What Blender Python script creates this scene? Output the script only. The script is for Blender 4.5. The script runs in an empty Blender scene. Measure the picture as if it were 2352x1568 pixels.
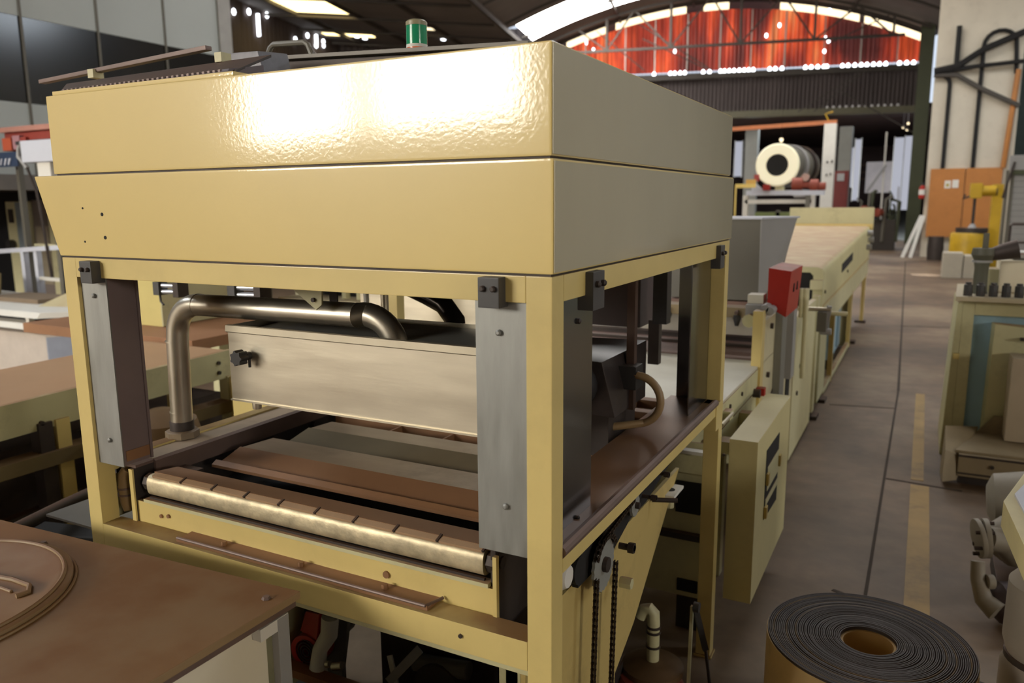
import bpy, bmesh, math, random
from mathutils import Vector, Matrix
random.seed(7)
PI = math.pi
sc = bpy.context.scene
COL = sc.collection

# ------------------------------------------------------------------ camera
cam_d = bpy.data.cameras.new('camera'); cam = bpy.data.objects.new('camera', cam_d); COL.objects.link(cam)
cam_d.sensor_width = 36.0; cam_d.lens = 27.487; cam_d.clip_start = 0.05; cam_d.clip_end = 300
yaw, pitch, roll = 0.4829, 0.1766, -0.0077
f = Vector((-math.sin(yaw)*math.cos(pitch), math.cos(yaw)*math.cos(pitch), -math.sin(pitch)))
r0 = Vector((math.cos(yaw), math.sin(yaw), 0)); u0 = r0.cross(f)
rr = math.cos(roll)*r0 + math.sin(roll)*u0; uu = -math.sin(roll)*r0 + math.cos(roll)*u0
cam.matrix_world = Matrix(((rr.x, uu.x, -f.x, 0), (rr.y, uu.y, -f.y, 0), (rr.z, uu.z, -f.z, 1.75), (0, 0, 0, 1)))
cam_d.dof.use_dof = True; cam_d.dof.focus_distance = 1.95; cam_d.dof.aperture_fstop = 3.4
sc.camera = cam

# ------------------------------------------------------------------ world, exposure
w = bpy.data.worlds.new('world'); sc.world = w; w.use_nodes = True
bg = w.node_tree.nodes['Background']; bg.inputs[0].default_value = (0.75, 0.85, 1.0, 1); bg.inputs[1].default_value = 1.0
sc.view_settings.view_transform = 'Standard'; sc.view_settings.look = 'None'
sc.view_settings.gamma = 1.0; sc.view_settings.use_curve_mapping = False
sc.view_settings.exposure = 0.0
sc.cycles.max_bounces = 6; sc.cycles.diffuse_bounces = 4; sc.cycles.glossy_bounces = 4
sc.cycles.sample_clamp_indirect = 6.0
sc.cycles.use_denoising = True

REAR_L = 30.0        # radiance of the two big daylight windows behind the camera
SKY_L = 9.0          # radiance of the roof lights
# narrow shaft of sunlight through a roof gap onto the far floor
sp_l = bpy.data.lights.new('sun_shaft', 'SPOT'); so = bpy.data.objects.new('sun_shaft', sp_l); COL.objects.link(so)
sp_l.energy = 5200; sp_l.spot_size = math.radians(4.2); sp_l.spot_blend = 0.25; sp_l.shadow_soft_size = 0.02; sp_l.color = (1.0, 0.93, 0.78)
so.location = (0.3, 24.6, 8.2); so.rotation_euler = (Vector((.09, 20.6, 0))-Vector(so.location)).to_track_quat('-Z', 'Y').to_euler()
# ------------------------------------------------------------------ materials
def s2l(c):
    return tuple((x/255/12.92 if x/255 <= 0.04045 else ((x/255+0.055)/1.055)**2.4) for x in c)
MATS = {}
def mat(name, col, rough=0.5, metal=0.0, var=0.08, vscale=6.0, bump=0.0, bscale=200.0, dust=0.0, dustcol=(112, 82, 55),
        coat=0.0, emit=0.0, streak=None, spec=0.5, rvar=0.0, grime=0.0):
    if name in MATS: return MATS[name]
    m = bpy.data.materials.new(name); m.use_nodes = True; nt = m.node_tree; N = nt.nodes; L = nt.links
    b = N['Principled BSDF']; c = s2l(col)
    tc = N.new('ShaderNodeTexCoord')
    b.inputs['Roughness'].default_value = rough; b.inputs['Metallic'].default_value = metal
    b.inputs['Coat Weight'].default_value = coat; b.inputs['Coat Roughness'].default_value = 0.09
    b.inputs['Specular IOR Level'].default_value = spec
    vec = tc.outputs['Object']
    if streak:
        mp = N.new('ShaderNodeMapping'); mp.inputs['Scale'].default_value = streak; L.new(vec, mp.inputs[0]); svec = mp.outputs[0]
    else: svec = vec
    nz = N.new('ShaderNodeTexNoise'); nz.inputs['Scale'].default_value = vscale; nz.inputs['Detail'].default_value = 6
    nz.inputs['Roughness'].default_value = 0.6
    L.new(svec, nz.inputs['Vector'])
    mr = N.new('ShaderNodeMapRange'); mr.inputs[1].default_value = 0.3; mr.inputs[2].default_value = 0.7
    mr.inputs[3].default_value = 1-var; mr.inputs[4].default_value = 1+var; L.new(nz.outputs[0], mr.inputs[0])
    mx = N.new('ShaderNodeVectorMath'); mx.operation = 'SCALE'; mx.inputs[0].default_value = c; L.new(mr.outputs[0], mx.inputs['Scale'])
    out = mx.outputs[0]
    if grime > 0:
        g = N.new('ShaderNodeTexNoise'); g.inputs['Scale'].default_value = 3.1; g.inputs['Detail'].default_value = 8; g.inputs['Roughness'].default_value = 0.7
        L.new(vec, g.inputs['Vector'])
        gr = N.new('ShaderNodeMapRange'); gr.inputs[1].default_value = 0.52; gr.inputs[2].default_value = 0.7; gr.inputs[3].default_value = 0; gr.inputs[4].default_value = grime
        L.new(g.outputs[0], gr.inputs[0])
        mi = N.new('ShaderNodeMix'); mi.data_type = 'RGBA'; L.new(gr.outputs[0], mi.inputs['Factor']); L.new(out, mi.inputs['A'])
        mi.inputs['B'].default_value = (*s2l((86, 68, 48)), 1); out = mi.outputs['Result']
    if dust > 0:
        geo = N.new('ShaderNodeNewGeometry'); sp = N.new('ShaderNodeSeparateXYZ'); L.new(geo.outputs['Normal'], sp.inputs[0])
        d1 = N.new('ShaderNodeMapRange'); d1.inputs[1].default_value = 0.55; d1.inputs[2].default_value = 0.95; L.new(sp.outputs['Z'], d1.inputs[0])
        n2 = N.new('ShaderNodeTexNoise'); n2.inputs['Scale'].default_value = 5.0; n2.inputs['Detail'].default_value = 5; L.new(vec, n2.inputs['Vector'])
        d2 = N.new('ShaderNodeMapRange'); d2.inputs[1].default_value = 0.3; d2.inputs[2].default_value = 0.6; d2.inputs[3].default_value = dust*0.55; d2.inputs[4].default_value = dust
        L.new(n2.outputs[0], d2.inputs[0])
        mm = N.new('ShaderNodeMath'); mm.operation = 'MULTIPLY'; L.new(d1.outputs[0], mm.inputs[0]); L.new(d2.outputs[0], mm.inputs[1])
        mi = N.new('ShaderNodeMix'); mi.data_type = 'RGBA'; L.new(mm.outputs[0], mi.inputs['Factor']); L.new(out, mi.inputs['A'])
        mi.inputs['B'].default_value = (*s2l(dustcol), 1); out = mi.outputs['Result']
        r2 = N.new('ShaderNodeMapRange'); r2.inputs[3].default_value = rough; r2.inputs[4].default_value = max(rough, 0.62); L.new(mm.outputs[0], r2.inputs[0])
        L.new(r2.outputs[0], b.inputs['Roughness'])
        if metal > 0:
            r3 = N.new('ShaderNodeMapRange'); r3.inputs[3].default_value = metal; r3.inputs[4].default_value = 0.0; L.new(mm.outputs[0], r3.inputs[0])
            L.new(r3.outputs[0], b.inputs['Metallic'])
        if coat > 0:
            r4 = N.new('ShaderNodeMapRange'); r4.inputs[3].default_value = coat; r4.inputs[4].default_value = 0.0; L.new(mm.outputs[0], r4.inputs[0])
            L.new(r4.outputs[0], b.inputs['Coat Weight'])
    elif rvar > 0:
        r2 = N.new('ShaderNodeMapRange'); r2.inputs[1].default_value = 0.3; r2.inputs[2].default_value = 0.7
        r2.inputs[3].default_value = rough-rvar; r2.inputs[4].default_value = rough+rvar; L.new(nz.outputs[0], r2.inputs[0]); L.new(r2.outputs[0], b.inputs['Roughness'])
    L.new(out, b.inputs['Base Color'])
    if bump > 0:
        n3 = N.new('ShaderNodeTexNoise'); n3.inputs['Scale'].default_value = bscale; n3.inputs['Detail'].default_value = 3
        L.new(svec if streak else vec, n3.inputs['Vector'])
        bp = N.new('ShaderNodeBump'); bp.inputs['Strength'].default_value = bump; bp.inputs['Distance'].default_value = 0.002
        L.new(n3.outputs[0], bp.inputs['Height']); L.new(bp.outputs[0], b.inputs['Normal'])
        if coat > 0: L.new(bp.outputs[0], b.inputs['Coat Normal'])
    if emit > 0:
        b.inputs['Emission Color'].default_value = (*c, 1); b.inputs['Emission Strength'].default_value = emit
    MATS[name] = m
    return m

M_CREAM = mat('cream_paint', (222, 196, 120), 0.42, var=0.03, vscale=2.5, coat=1.0, bump=0.085, bscale=110, dust=0.85)
M_CREAM2 = mat('cream_paint_frame', (217, 194, 124), 0.45, var=0.05, vscale=4, coat=0.35, bump=0.08, bscale=90, dust=0.95, dustcol=(120, 84, 48), grime=0.1)
M_PALE = mat('pale_cream_paint', (205, 198, 158), 0.5, var=0.06, vscale=3, dust=0.7, dustcol=(150, 118, 84), grime=0.25)
M_GREENCREAM = mat('greenish_cream_paint', (198, 192, 150), 0.5, var=0.06, vscale=4, dust=0.95, dustcol=(150, 112, 78), grime=0.3)
M_DECK = mat('pale_deck_sheet', (206, 200, 182), 0.5, var=0.05, vscale=3, grime=0.15)
M_TABLE = mat('dusty_table_paint', (150, 124, 90), 0.5, var=0.07, vscale=2.5, dust=1.0, dustcol=(122, 80, 36), grime=0.1)
M_TABLEPALE = mat('cabinet_offwhite', (228, 218, 194), 0.55, var=0.05, vscale=3, grime=0.12)
M_STEEL = mat('brushed_steel', (205, 196, 176), 0.36, 0.9, var=0.08, vscale=3, bump=0.08, bscale=22, streak=(1, 1, 7), rvar=0.06)
M_GALV = mat('galvanised_steel', (150, 150, 146), 0.5, 0.75, var=0.12, vscale=7, bump=0.15, bscale=40, streak=(6, 6, 1), rvar=0.08)
M_MIRROR = mat('polished_steel', (150, 150, 150), 0.16, 0.95, var=0.08, vscale=3, bump=0.08, bscale=10)
M_PIPE = mat('pipe_steel', (196, 188, 172), 0.33, 0.9, var=0.08, vscale=8, rvar=0.05)
M_ROLL = mat('worn_bright_steel', (206, 192, 160), 0.5, 0.6, var=0.3, vscale=22, bump=1.0, bscale=38)
M_DARKST = mat('dark_steel', (70, 62, 58), 0.55, 0.5, var=0.15, vscale=8, dust=0.7, dustcol=(96, 66, 44))
M_BROWN = mat('dust_covered_steel', (142, 103, 70), 0.6, 0.1, var=0.14, vscale=5, dust=0.3, dustcol=(140, 98, 66))
M_DUSTPLATE = mat('dusty_grey_plate', (146, 124, 100), 0.5, 0.25, var=0.14, vscale=3.0, streak=(1, 4, 1), grime=0.5)
M_BLACK = mat('black_plastic', (44, 42, 42), 0.45, var=0.1, vscale=10, dust=0.5, dustcol=(100, 80, 62))
M_DKGREY = mat('dark_grey_plastic', (70, 68, 68), 0.5, var=0.08, vscale=12)
M_VOID = mat('dark_recess', (22, 19, 18), 0.8)
M_RED = mat('red_paint', (168, 38, 28), 0.45, var=0.08, vscale=8, dust=0.6)
M_ORANGE = mat('orange_paint', (178, 114, 52), 0.5, var=0.12, vscale=3, grime=0.15)
M_WHITE = mat('white_paint', (218, 214, 205), 0.55, var=0.05, vscale=3, grime=0.12)
M_LILAC = mat('bluish_white_paint', (196, 198, 208), 0.5, var=0.04, vscale=2)
M_GREY = mat('grey_paint', (140, 140, 134), 0.55, var=0.08, vscale=2, grime=0.1)
M_BLUE = mat('blue_paint', (146, 178, 194), 0.5, var=0.07, vscale=4, grime=0.2)
M_YEL = mat('yellow_machine_paint', (188, 150, 26), 0.45, var=0.1, vscale=4, grime=0.2)
M_GREENCOL = mat('dark_green_paint', (74, 78, 52), 0.6, var=0.12, vscale=1.5)
M_RUST = mat('rusty_red', (140, 62, 44), 0.6, var=0.15, vscale=6)
M_ROOF = mat('sooty_roof_sheet', (128, 123, 120), 0.8, var=0.1, vscale=1.0)
M_TRUSS = mat('truss_steel', (74, 68, 62), 0.7, var=0.1, vscale=2)
M_SHEET = mat('dark_corrugated_sheet', (84, 74, 72), 0.75, var=0.2, vscale=0.8, streak=(1, 1, .3))
M_PLASTER = mat('dirty_white_plaster', (196, 186, 168), 0.85, var=0.07, vscale=1.2, bump=0.2, bscale=30, grime=0.12)
M_BOOTH = mat('booth_panel', (176, 182, 180), 0.5, var=0.04, vscale=0.5)
M_GLASS = mat('dark_glass', (34, 32, 30), 0.15, var=0.5, vscale=1.2, spec=0.6)
M_RUBBER = mat('belt_rubber_edge', (66, 54, 50), 0.55, var=0.3, vscale=9, grime=0.75, bump=0.3, bscale=60)
M_BELTFACE = mat('belt_cream_face', (238, 206, 148), 0.6, var=0.12, vscale=5, grime=0.35)
M_CARD = mat('card_core', (186, 150, 92), 0.7, var=0.08, vscale=8)
M_CONC = mat('concrete_block', (190, 182, 165), 0.9, var=0.1, vscale=2, grime=0.2)
M_GREYDK = mat('grey_hopper_paint', (98, 94, 84), 0.5, var=0.08, vscale=2)
M_GREYLT = mat('light_grey_sheet', (150, 148, 146), 0.5, var=0.06, vscale=2)
M_BROWNRED = mat('brownish_deck', (120, 92, 80), 0.6, var=0.12, vscale=5)
M_HOSE = mat('beige_hose', (150, 124, 88), 0.45, var=0.05)
M_LAMPG = mat('green_lens', (26, 128, 88), 0.2, var=0.05, emit=0.12)
M_LAMPO = mat('orange_lens', (196, 84, 34), 0.2, var=0.05, emit=0.15)
M_LIP = mat('stained_rail_lip', (112, 92, 84), 0.45, 0.2, var=0.15, vscale=6, dust=0.35, dustcol=(126, 84, 54))

def emat(name, col, strength):
    m = bpy.data.materials.new(name); m.use_nodes = True; nt = m.node_tree; nt.nodes.clear()
    e = nt.nodes.new('ShaderNodeEmission'); o = nt.nodes.new('ShaderNodeOutputMaterial')
    e.inputs[0].default_value = (*col, 1); e.inputs[1].default_value = strength; nt.links.new(e.outputs[0], o.inputs[0]); return m
E_REAR = emat('rear_window_daylight', (1.0, 0.94, 0.83), REAR_L)
E_FILLC = emat('added_light_cool', (0.82, 0.91, 1.0), SKY_L*1.6)
E_SKYW = emat('roof_light_white', (1.0, 0.98, 0.94), SKY_L*1.6)
E_SKYY = emat('roof_light_yellow', (1.0, 0.78, 0.36), SKY_L*0.45)
E_GAP = emat('daylight_gap', (0.92, 0.95, 1.0), 5.0)
E_GAPY = emat('warm_daylight_gap', (1.0, 0.82, 0.52), 2.2)
def red_sheet():   # translucent red roofing sheet lit by the daylight outside
    m = bpy.data.materials.new('red_translucent_sheet'); m.use_nodes = True; nt = m.node_tree; N = nt.nodes; L = nt.links
    b = N['Principled BSDF']; tc = N.new('ShaderNodeTexCoord')
    mp = N.new('ShaderNodeMapping'); mp.inputs['Scale'].default_value = (1, 1, 0.22); L.new(tc.outputs['Object'], mp.inputs[0])
    n = N.new('ShaderNodeTexNoise'); n.inputs['Scale'].default_value = 0.9; n.inputs['Detail'].default_value = 5; n.inputs['Roughness'].default_value = .55; L.new(mp.outputs[0], n.inputs['Vector'])
    cr = N.new('ShaderNodeValToRGB'); e = cr.color_ramp.elements
    e[0].position = 0.40; e[0].color = (0.035, 0.012, 0.012, 1); e[1].position = 0.60; e[1].color = (0.85, 0.11, 0.03, 1)
    x = cr.color_ramp.elements.new(0.5); x.color = (0.32, 0.035, 0.018, 1)
    y = cr.color_ramp.elements.new(0.72); y.color = (1.0, 0.34, 0.11, 1)
    mp2 = N.new('ShaderNodeMapping'); mp2.inputs['Scale'].default_value = (5.5, 5.5, 0.1); L.new(tc.outputs['Object'], mp2.inputs[0])
    n2 = N.new('ShaderNodeTexNoise'); n2.inputs['Scale'].default_value = 1.6; n2.inputs['Detail'].default_value = 2; L.new(mp2.outputs[0], n2.inputs['Vector'])
    mr = N.new('ShaderNodeMapRange'); mr.inputs[1].default_value = .38; mr.inputs[2].default_value = .62; mr.inputs[3].default_value = .35; mr.inputs[4].default_value = 1.1; L.new(n2.outputs[0], mr.inputs[0])
    L.new(n.outputs[0], cr.inputs[0]); L.new(cr.outputs[0], b.inputs['Emission Color']); L.new(mr.outputs[0], b.inputs['Emission Strength'])
    b.inputs['Base Color'].default_value = (0.2, 0.03, 0.02, 1); return m
E_RED = red_sheet()
def floor_mat():
    m = bpy.data.materials.new('factory_concrete'); m.use_nodes = True; nt = m.node_tree; N = nt.nodes; L = nt.links
    b = N['Principled BSDF']; tc = N.new('ShaderNodeTexCoord')
    n = N.new('ShaderNodeTexNoise'); n.inputs['Scale'].default_value = 0.55; n.inputs['Detail'].default_value = 9; n.inputs['Roughness'].default_value = .6; L.new(tc.outputs['Object'], n.inputs['Vector'])
    cr = N.new('ShaderNodeValToRGB'); e = cr.color_ramp.elements
    e[0].position = 0.36; e[0].color = (*s2l((86, 68, 50)), 1); e[1].position = 0.62; e[1].color = (*s2l((136, 116, 92)), 1)
    x = cr.color_ramp.elements.new(0.5); x.color = (*s2l((112, 90, 69)), 1)
    L.new(n.outputs[0], cr.inputs[0])
    n2 = N.new('ShaderNodeTexNoise'); n2.inputs['Scale'].default_value = 7; n2.inputs['Detail'].default_value = 8; L.new(tc.outputs['Object'], n2.inputs['Vector'])
    mr = N.new('ShaderNodeMapRange'); mr.inputs[1].default_value = .3; mr.inputs[2].default_value = .7; mr.inputs[3].default_value = .86; mr.inputs[4].default_value = 1.12; L.new(n2.outputs[0], mr.inputs[0])
    vm = N.new('ShaderNodeVectorMath'); vm.operation = 'SCALE'; L.new(cr.outputs[0], vm.inputs[0]); L.new(mr.outputs[0], vm.inputs['Scale'])
    L.new(vm.outputs[0], b.inputs['Base Color']); b.inputs['Roughness'].default_value = 0.6
    bp = N.new('ShaderNodeBump'); bp.inputs['Strength'].default_value = .2; bp.inputs['Distance'].default_value = .01; L.new(n2.outputs[0], bp.inputs['Height']); L.new(bp.outputs[0], b.inputs['Normal'])
    return m
M_FLOOR = floor_mat()
M_LINE = mat('yellow_floor_paint', (156, 124, 66), 0.6, var=0.15, vscale=5, grime=0.6)
M_JOINT = mat('floor_joint_dirt', (62, 50, 40), 0.9)

# ------------------------------------------------------------------ mesh builder
class B:
    def __init__(s): s.bm = bmesh.new(); s.wn = False
    def _bev(s, vs, bev, seg=2):
        if bev > 0:
            s.wn = True
            es = list({e for v in vs for e in v.link_edges})
            bmesh.ops.bevel(s.bm, geom=es, offset=bev, segments=seg, profile=0.7, affect='EDGES', clamp_overlap=True)
    def hexa(s, pts, bev=0.0):       # 8 points: bottom 4 (ccw), top 4
        vs = [s.bm.verts.new(p) for p in pts]
        for q in ((3, 2, 1, 0), (4, 5, 6, 7), (0, 1, 5, 4), (1, 2, 6, 5), (2, 3, 7, 6), (3, 0, 4, 7)): s.bm.faces.new([vs[i] for i in q])
        s._bev(vs, bev); return s
    def box(s, x0, x1, y0, y1, z0, z1, bev=0.0):
        return s.hexa([(x0, y0, z0), (x1, y0, z0), (x1, y1, z0), (x0, y1, z0), (x0, y0, z1), (x1, y0, z1), (x1, y1, z1), (x0, y1, z1)], bev)
    def bar(s, p0, p1, wd, ht, up=(0, 0, 1), bev=0.0):      # rectangular bar along a line
        p0 = Vector(p0); p1 = Vector(p1); d = (p1-p0).normalized(); up = Vector(up)
        if abs(d.dot(up)) > 0.98: up = Vector((0, 1, 0))
        a = d.cross(up).normalized()*wd/2; b = a.cross(d).normalized()*ht/2
        return s.hexa([p0-a-b, p0+a-b, p1+a-b, p1-a-b, p0-a+b, p0+a+b, p1+a+b, p1-a+b], bev)
    def prism(s, poly, axis, a0, a1, bev=0.0):            # poly: 2D points; axis: the extrusion axis
        def P(u, v, t): return {'x': (t, u, v), 'y': (u, t, v), 'z': (u, v, t)}[axis]
        A = [s.bm.verts.new(P(u, v, a0)) for u, v in poly]; C = [s.bm.verts.new(P(u, v, a1)) for u, v in poly]
        n = len(poly); s.bm.faces.new(A); s.bm.faces.new(C[::-1])
        for i in range(n): s.bm.faces.new((A[i], C[i], C[(i+1) % n], A[(i+1) % n]))
        s._bev(A+C, bev); return s
    def cyl(s, p0, p1, r0, r1=None, seg=20, bev=0.0):
        return s.lathe(p0, p1, [(0, r0), (1, r0 if r1 is None else r1)], seg, bev)
    def lathe(s, p0, p1, prof, seg=24, bev=0.0, cap=True, closed=False):   # prof: (t along axis 0..1, radius)
        p0 = Vector(p0); p1 = Vector(p1); d = (p1-p0); dn = d.normalized()
        a = dn.orthogonal().normalized(); b = dn.cross(a)
        rings = []
        for t, r in prof:
            c = p0+d*t; rings.append([s.bm.verts.new(c+(a*math.cos(2*PI*k/seg)+b*math.sin(2*PI*k/seg))*max(r, 1e-5)) for k in range(seg)])
        pr = list(zip(rings, rings[1:]))
        if closed: pr.append((rings[-1], rings[0]))
        for A, C in pr:
            for k in range(seg): s.bm.faces.new((A[k], A[(k+1) % seg], C[(k+1) % seg], C[k]))
        if cap and not closed: s.bm.faces.new(rings[0][::-1]); s.bm.faces.new(rings[-1])
        if bev > 0:
            es = [e for R in (rings[0], rings[-1]) for v in R for e in v.link_edges if e.other_vert(v) in R]
            bmesh.ops.bevel(s.bm, geom=list(set(es)), offset=bev, segments=2, profile=.7, affect='EDGES')
        return s
    def tube(s, pts, r, seg=14, cap=True):
        pts = [Vector(p) for p in pts]; n = len(pts); rings = []
        rad = r if isinstance(r, (list, tuple)) else [r]*n
        ref = None
        for i, p in enumerate(pts):
            t = (pts[min(i+1, n-1)]-pts[max(i-1, 0)]).normalized()
            if ref is None: ref = t.orthogonal().normalized()
            ref = (ref-t*ref.dot(t)).normalized(); b = t.cross(ref)
            rings.append([s.bm.verts.new(p+(ref*math.cos(2*PI*k/seg)+b*math.sin(2*PI*k/seg))*rad[i]) for k in range(seg)])
        for A, C in zip(rings, rings[1:]):
            for k in range(seg): s.bm.faces.new((A[k], A[(k+1) % seg], C[(k+1) % seg], C[k]))
        if cap: s.bm.faces.new(rings[0][::-1]); s.bm.faces.new(rings[-1])
        return s
    def ball(s, c, r, sx=1, sy=1, sz=1, seg=16):
        bmesh.ops.create_uvsphere(s.bm, u_segments=seg, v_segments=max(6, seg//2), radius=r, matrix=Matrix.Translation(c) @ Matrix.Diagonal((sx, sy, sz, 1))); return s
    def sheet(s, p, q, h, z0, z1, pitch, amp, thick=0.0):       # vertical corrugated sheet from p to q (xy)
        p = Vector((*p, 0)); q = Vector((*q, 0)); L = (q-p).length; d = (q-p)/L; nrm = Vector((-d.y, d.x, 0))
        n = int(L/pitch*4); cols = []
        for i in range(n+1):
            t = i/n; o = amp*math.sin(2*PI*t*L/pitch); b = p+d*L*t+nrm*o
            zt = z1(t) if callable(z1) else z1; zb = z0(t) if callable(z0) else z0
            cols.append((s.bm.verts.new((b.x, b.y, zb)), s.bm.verts.new((b.x, b.y, zt))))
        for A, C in zip(cols, cols[1:]): s.bm.faces.new((A[0], C[0], C[1], A[1]))
        return s
def arc(c, r, a0, a1, u, v, n=10):
    c = Vector(c); u = Vector(u); v = Vector(v)
    return [c+u*r*math.cos(a0+(a1-a0)*i/n)+v*r*math.sin(a0+(a1-a0)*i/n) for i in range(n+1)]
ORG = {}
def obj(name, b, m, parent=None, smooth=None, label=None, kind=None):
    """links ONE mesh object; geometry is written in world metres and re-based on its parent"""
    me = bpy.data.meshes.new(name); bm = b.bm
    bmesh.ops.recalc_face_normals(bm, faces=bm.faces)
    o = bpy.data.objects.new(name, me); COL.objects.link(o)
    if parent is not None:
        org = ORG[parent]; o.parent = parent; ORG[o] = org
        bmesh.ops.translate(bm, vec=-org, verts=bm.verts)
    else:
        xs = [v.co for v in bm.verts]
        org = Vector(((min(v.x for v in xs)+max(v.x for v in xs))/2, (min(v.y for v in xs)+max(v.y for v in xs))/2, min(v.z for v in xs)))
        ORG[o] = org; o.location = org; bmesh.ops.translate(bm, vec=-org, verts=bm.verts)
    bm.to_mesh(me); bm.free(); me.materials.append(m)
    for p in me.polygons: p.use_smooth = True
    try: me.set_sharp_from_angle(angle=math.radians(smooth or 35))
    except Exception: pass
    if b.wn:
        md = o.modifiers.new('weighted_normals', 'WEIGHTED_NORMAL'); md.keep_sharp = True; md.weight = 100
    if label: o['label'] = label
    if kind: o['kind'] = kind
    return o
def thing(name, label, cat, loc, group=None):
    o = bpy.data.objects.new(name, None); COL.objects.link(o); o.location = loc; o['label'] = label; o['category'] = cat
    o.empty_display_size = 0.1
    if group: o['group'] = group
    ORG[o] = Vector(loc); return o
def tag(o, label, cat, group=None):
    o['label'] = label; o['category'] = cat
    if group: o['group'] = group
    return o
def struct(name, b, m, parent=None, **k):
    return obj(name, b, m, parent, kind='structure' if parent is None else None, **k)
def copy_tree(o, parent=None):
    c = o.copy(); COL.objects.link(c); c.parent = parent
    if o in ORG: ORG[c] = ORG[o]
    for ch in list(o.children): copy_tree(ch, c)
    return c
# hall frame: s to the left along the gable wall, o towards/away from the camera
TH = math.radians(-14); HU = Vector((-math.cos(TH), math.sin(TH), 0)); HN = Vector((math.sin(TH), math.cos(TH), 0)); HA = Vector((-.4, 36, 0))
def hc(s, o, z): return HA+HU*s+HN*o+Vector((0, 0, z))
def hbox(b, s0, s1, o0, o1, z0, z1, bev=0):
    return b.hexa([hc(s0, o0, z0), hc(s1, o0, z0), hc(s1, o1, z0), hc(s0, o1, z0), hc(s0, o0, z1), hc(s1, o0, z1), hc(s1, o1, z1), hc(s0, o1, z1)], bev)


# ================================================================== SETTING
def arch(s, k=0): return 9.8-1.75*((s-k*15.6-7.8)/7.8)**2
def roof_z(s):
    if s < 0: return arch(s, -1) if s > -15.6 else 8.05
    if s <= 15.6: return arch(s)
    return 8.1+(s-15.6)*0.1
fl = struct('floor', B().box(-60, 45, -30, 95, -0.2, 0.0), M_FLOOR)
# open joints between the floor slabs
for (p, q, wd) in (((-.115, 2.9), (-.105, 7.9), .015), ((-.105, 7.9), (-.42, 25), .022), ((-.1, 5.3), (.32, 5.26), .02), ((-.11, 7.2), (-.62, 7.1), .02),
                   ((-.2, 12.1), (1.5, 12.4), .035), ((-.25, 3.6), (-.11, 3.55), .02), ((.3, 3.1), (.9, 2.9), .014), ((-.4, 25), (3, 26), .05)):
    struct('floor_joint', B().bar((p[0], p[1], 0.001), (q[0], q[1], 0.001), wd, 0.003), M_JOINT, fl)
for (a, b_) in ((2.4, 5.25), (5.35, 7.85)):
    struct('painted_line', B().box(.040, .112+.03*(a < 5), a, b_, 0.0, 0.003), M_LINE, fl)
struct('concrete_ramp', B().hexa([(-3.4, 42, 0), (-.5, 37, 0), (-.5, 60, 0), (-3.4, 60, 0), (-3.4, 42, .02), (-.5, 37, .02), (-.5, 60, 1.3), (-3.4, 60, 1.3)]), M_GREY, fl)

# roof: barrel over the middle bay, low slope over the left bay
def roof_strip(name, s0, s1, o0, o1, m, dz=0.0, n=24, parent=None, label=None):
    b = B(); A = []
    for i in range(n+1):
        s = s0+(s1-s0)*i/n; z = roof_z(s)+dz
        A.append([b.bm.verts.new(hc(s, o0, z)), b.bm.verts.new(hc(s, o1, z)), b.bm.verts.new(hc(s, o1, z+.05)), b.bm.verts.new(hc(s, o0, z+.05))])
    for P, Q in zip(A, A[1:]):
        for k in range(4): b.bm.faces.new((P[k], P[(k+1) % 4], Q[(k+1) % 4], Q[k]))
    b.bm.faces.new(A[0]); b.bm.faces.new(A[-1][::-1])
    return obj(name, b, m, parent, kind='structure' if parent is None else None, label=label, smooth=30)
ceil = roof_strip('ceiling', -15.6, 0, -44, 2, M_ROOF)
roof_strip('ceiling', 0, 10.2, -44, 2, M_ROOF); roof_strip('ceiling', 10.2, 15.6, -44, -5.3, M_ROOF); roof_strip('ceiling', 10.2, 15.6, -2.4, 2, M_ROOF)
roof_strip('ceiling', 15.6, 32, -44, 2, M_ROOF)
wr = roof_strip('window_1', 10.2, 15.3, -5.3, -2.4, E_SKYW, label='bright white translucent roof light')
roof_strip('window_2', 21.2, 23.6, -8.6, -6.6, E_SKYY, dz=-.03, label='glowing yellow translucent roof light')
# added roof lights outside the frame that balance the light in the bays
roof_strip('added_roof_light_3', 3.0, 12.6, -14.6, -12.6, E_SKYW, dz=-.03)
roof_strip('added_roof_light_4', 3.0, 12.6, -23.6, -22.4, E_SKYW, dz=-.03)
roof_strip('added_roof_light_6', -12, -1.0, -19.6, -16.8, E_FILLC, dz=-.03)
roof_strip('added_roof_light_7', -12, -1.0, -30.6, -29.2, E_FILLC, dz=-.03)
struct('wall_right', B().box(5.6, 5.8, 9, 30, 0, 5.6), mat('grey_reflector_wall', (178, 178, 168), .8, var=.06, vscale=.6))  # added unseen pale wall, gives the hood side something grey to reflect
roof_strip('added_roof_light_8', 17, 24.0, -33.6, -30.6, E_FILLC, dz=-.03)  # added unseen roof light that brightens the left bay
roof_strip('window_15', 22.3, 24.6, -2.4, -2.0, E_SKYY, dz=-.03)
roof_strip('window_16', 18.6, 19.4, -4.6, -4.3, E_GAPY, dz=-.03)
# purlins and rafters seen under the roof
pl = 0
for o in (-9.5, -6.6, -4.0, -1.0):
    for (a, b_) in ((0.2, 15.4), (15.8, 24.8)):
        n = 14; pts = [hc(a+(b_-a)*i/n, o, roof_z(a+(b_-a)*i/n)-.18) for i in range(n+1)]
        struct('trim_1', B().tube(pts, 0.05, 6), M_TRUSS)
for s in (3, 6, 9, 12, 15.6, 18.5, 21, 23.5):
    struct('trim_2', B().bar(hc(s, -30, roof_z(s)-.1), hc(s, 0, roof_z(s)-.1), .09, .12), M_TRUSS)

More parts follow.
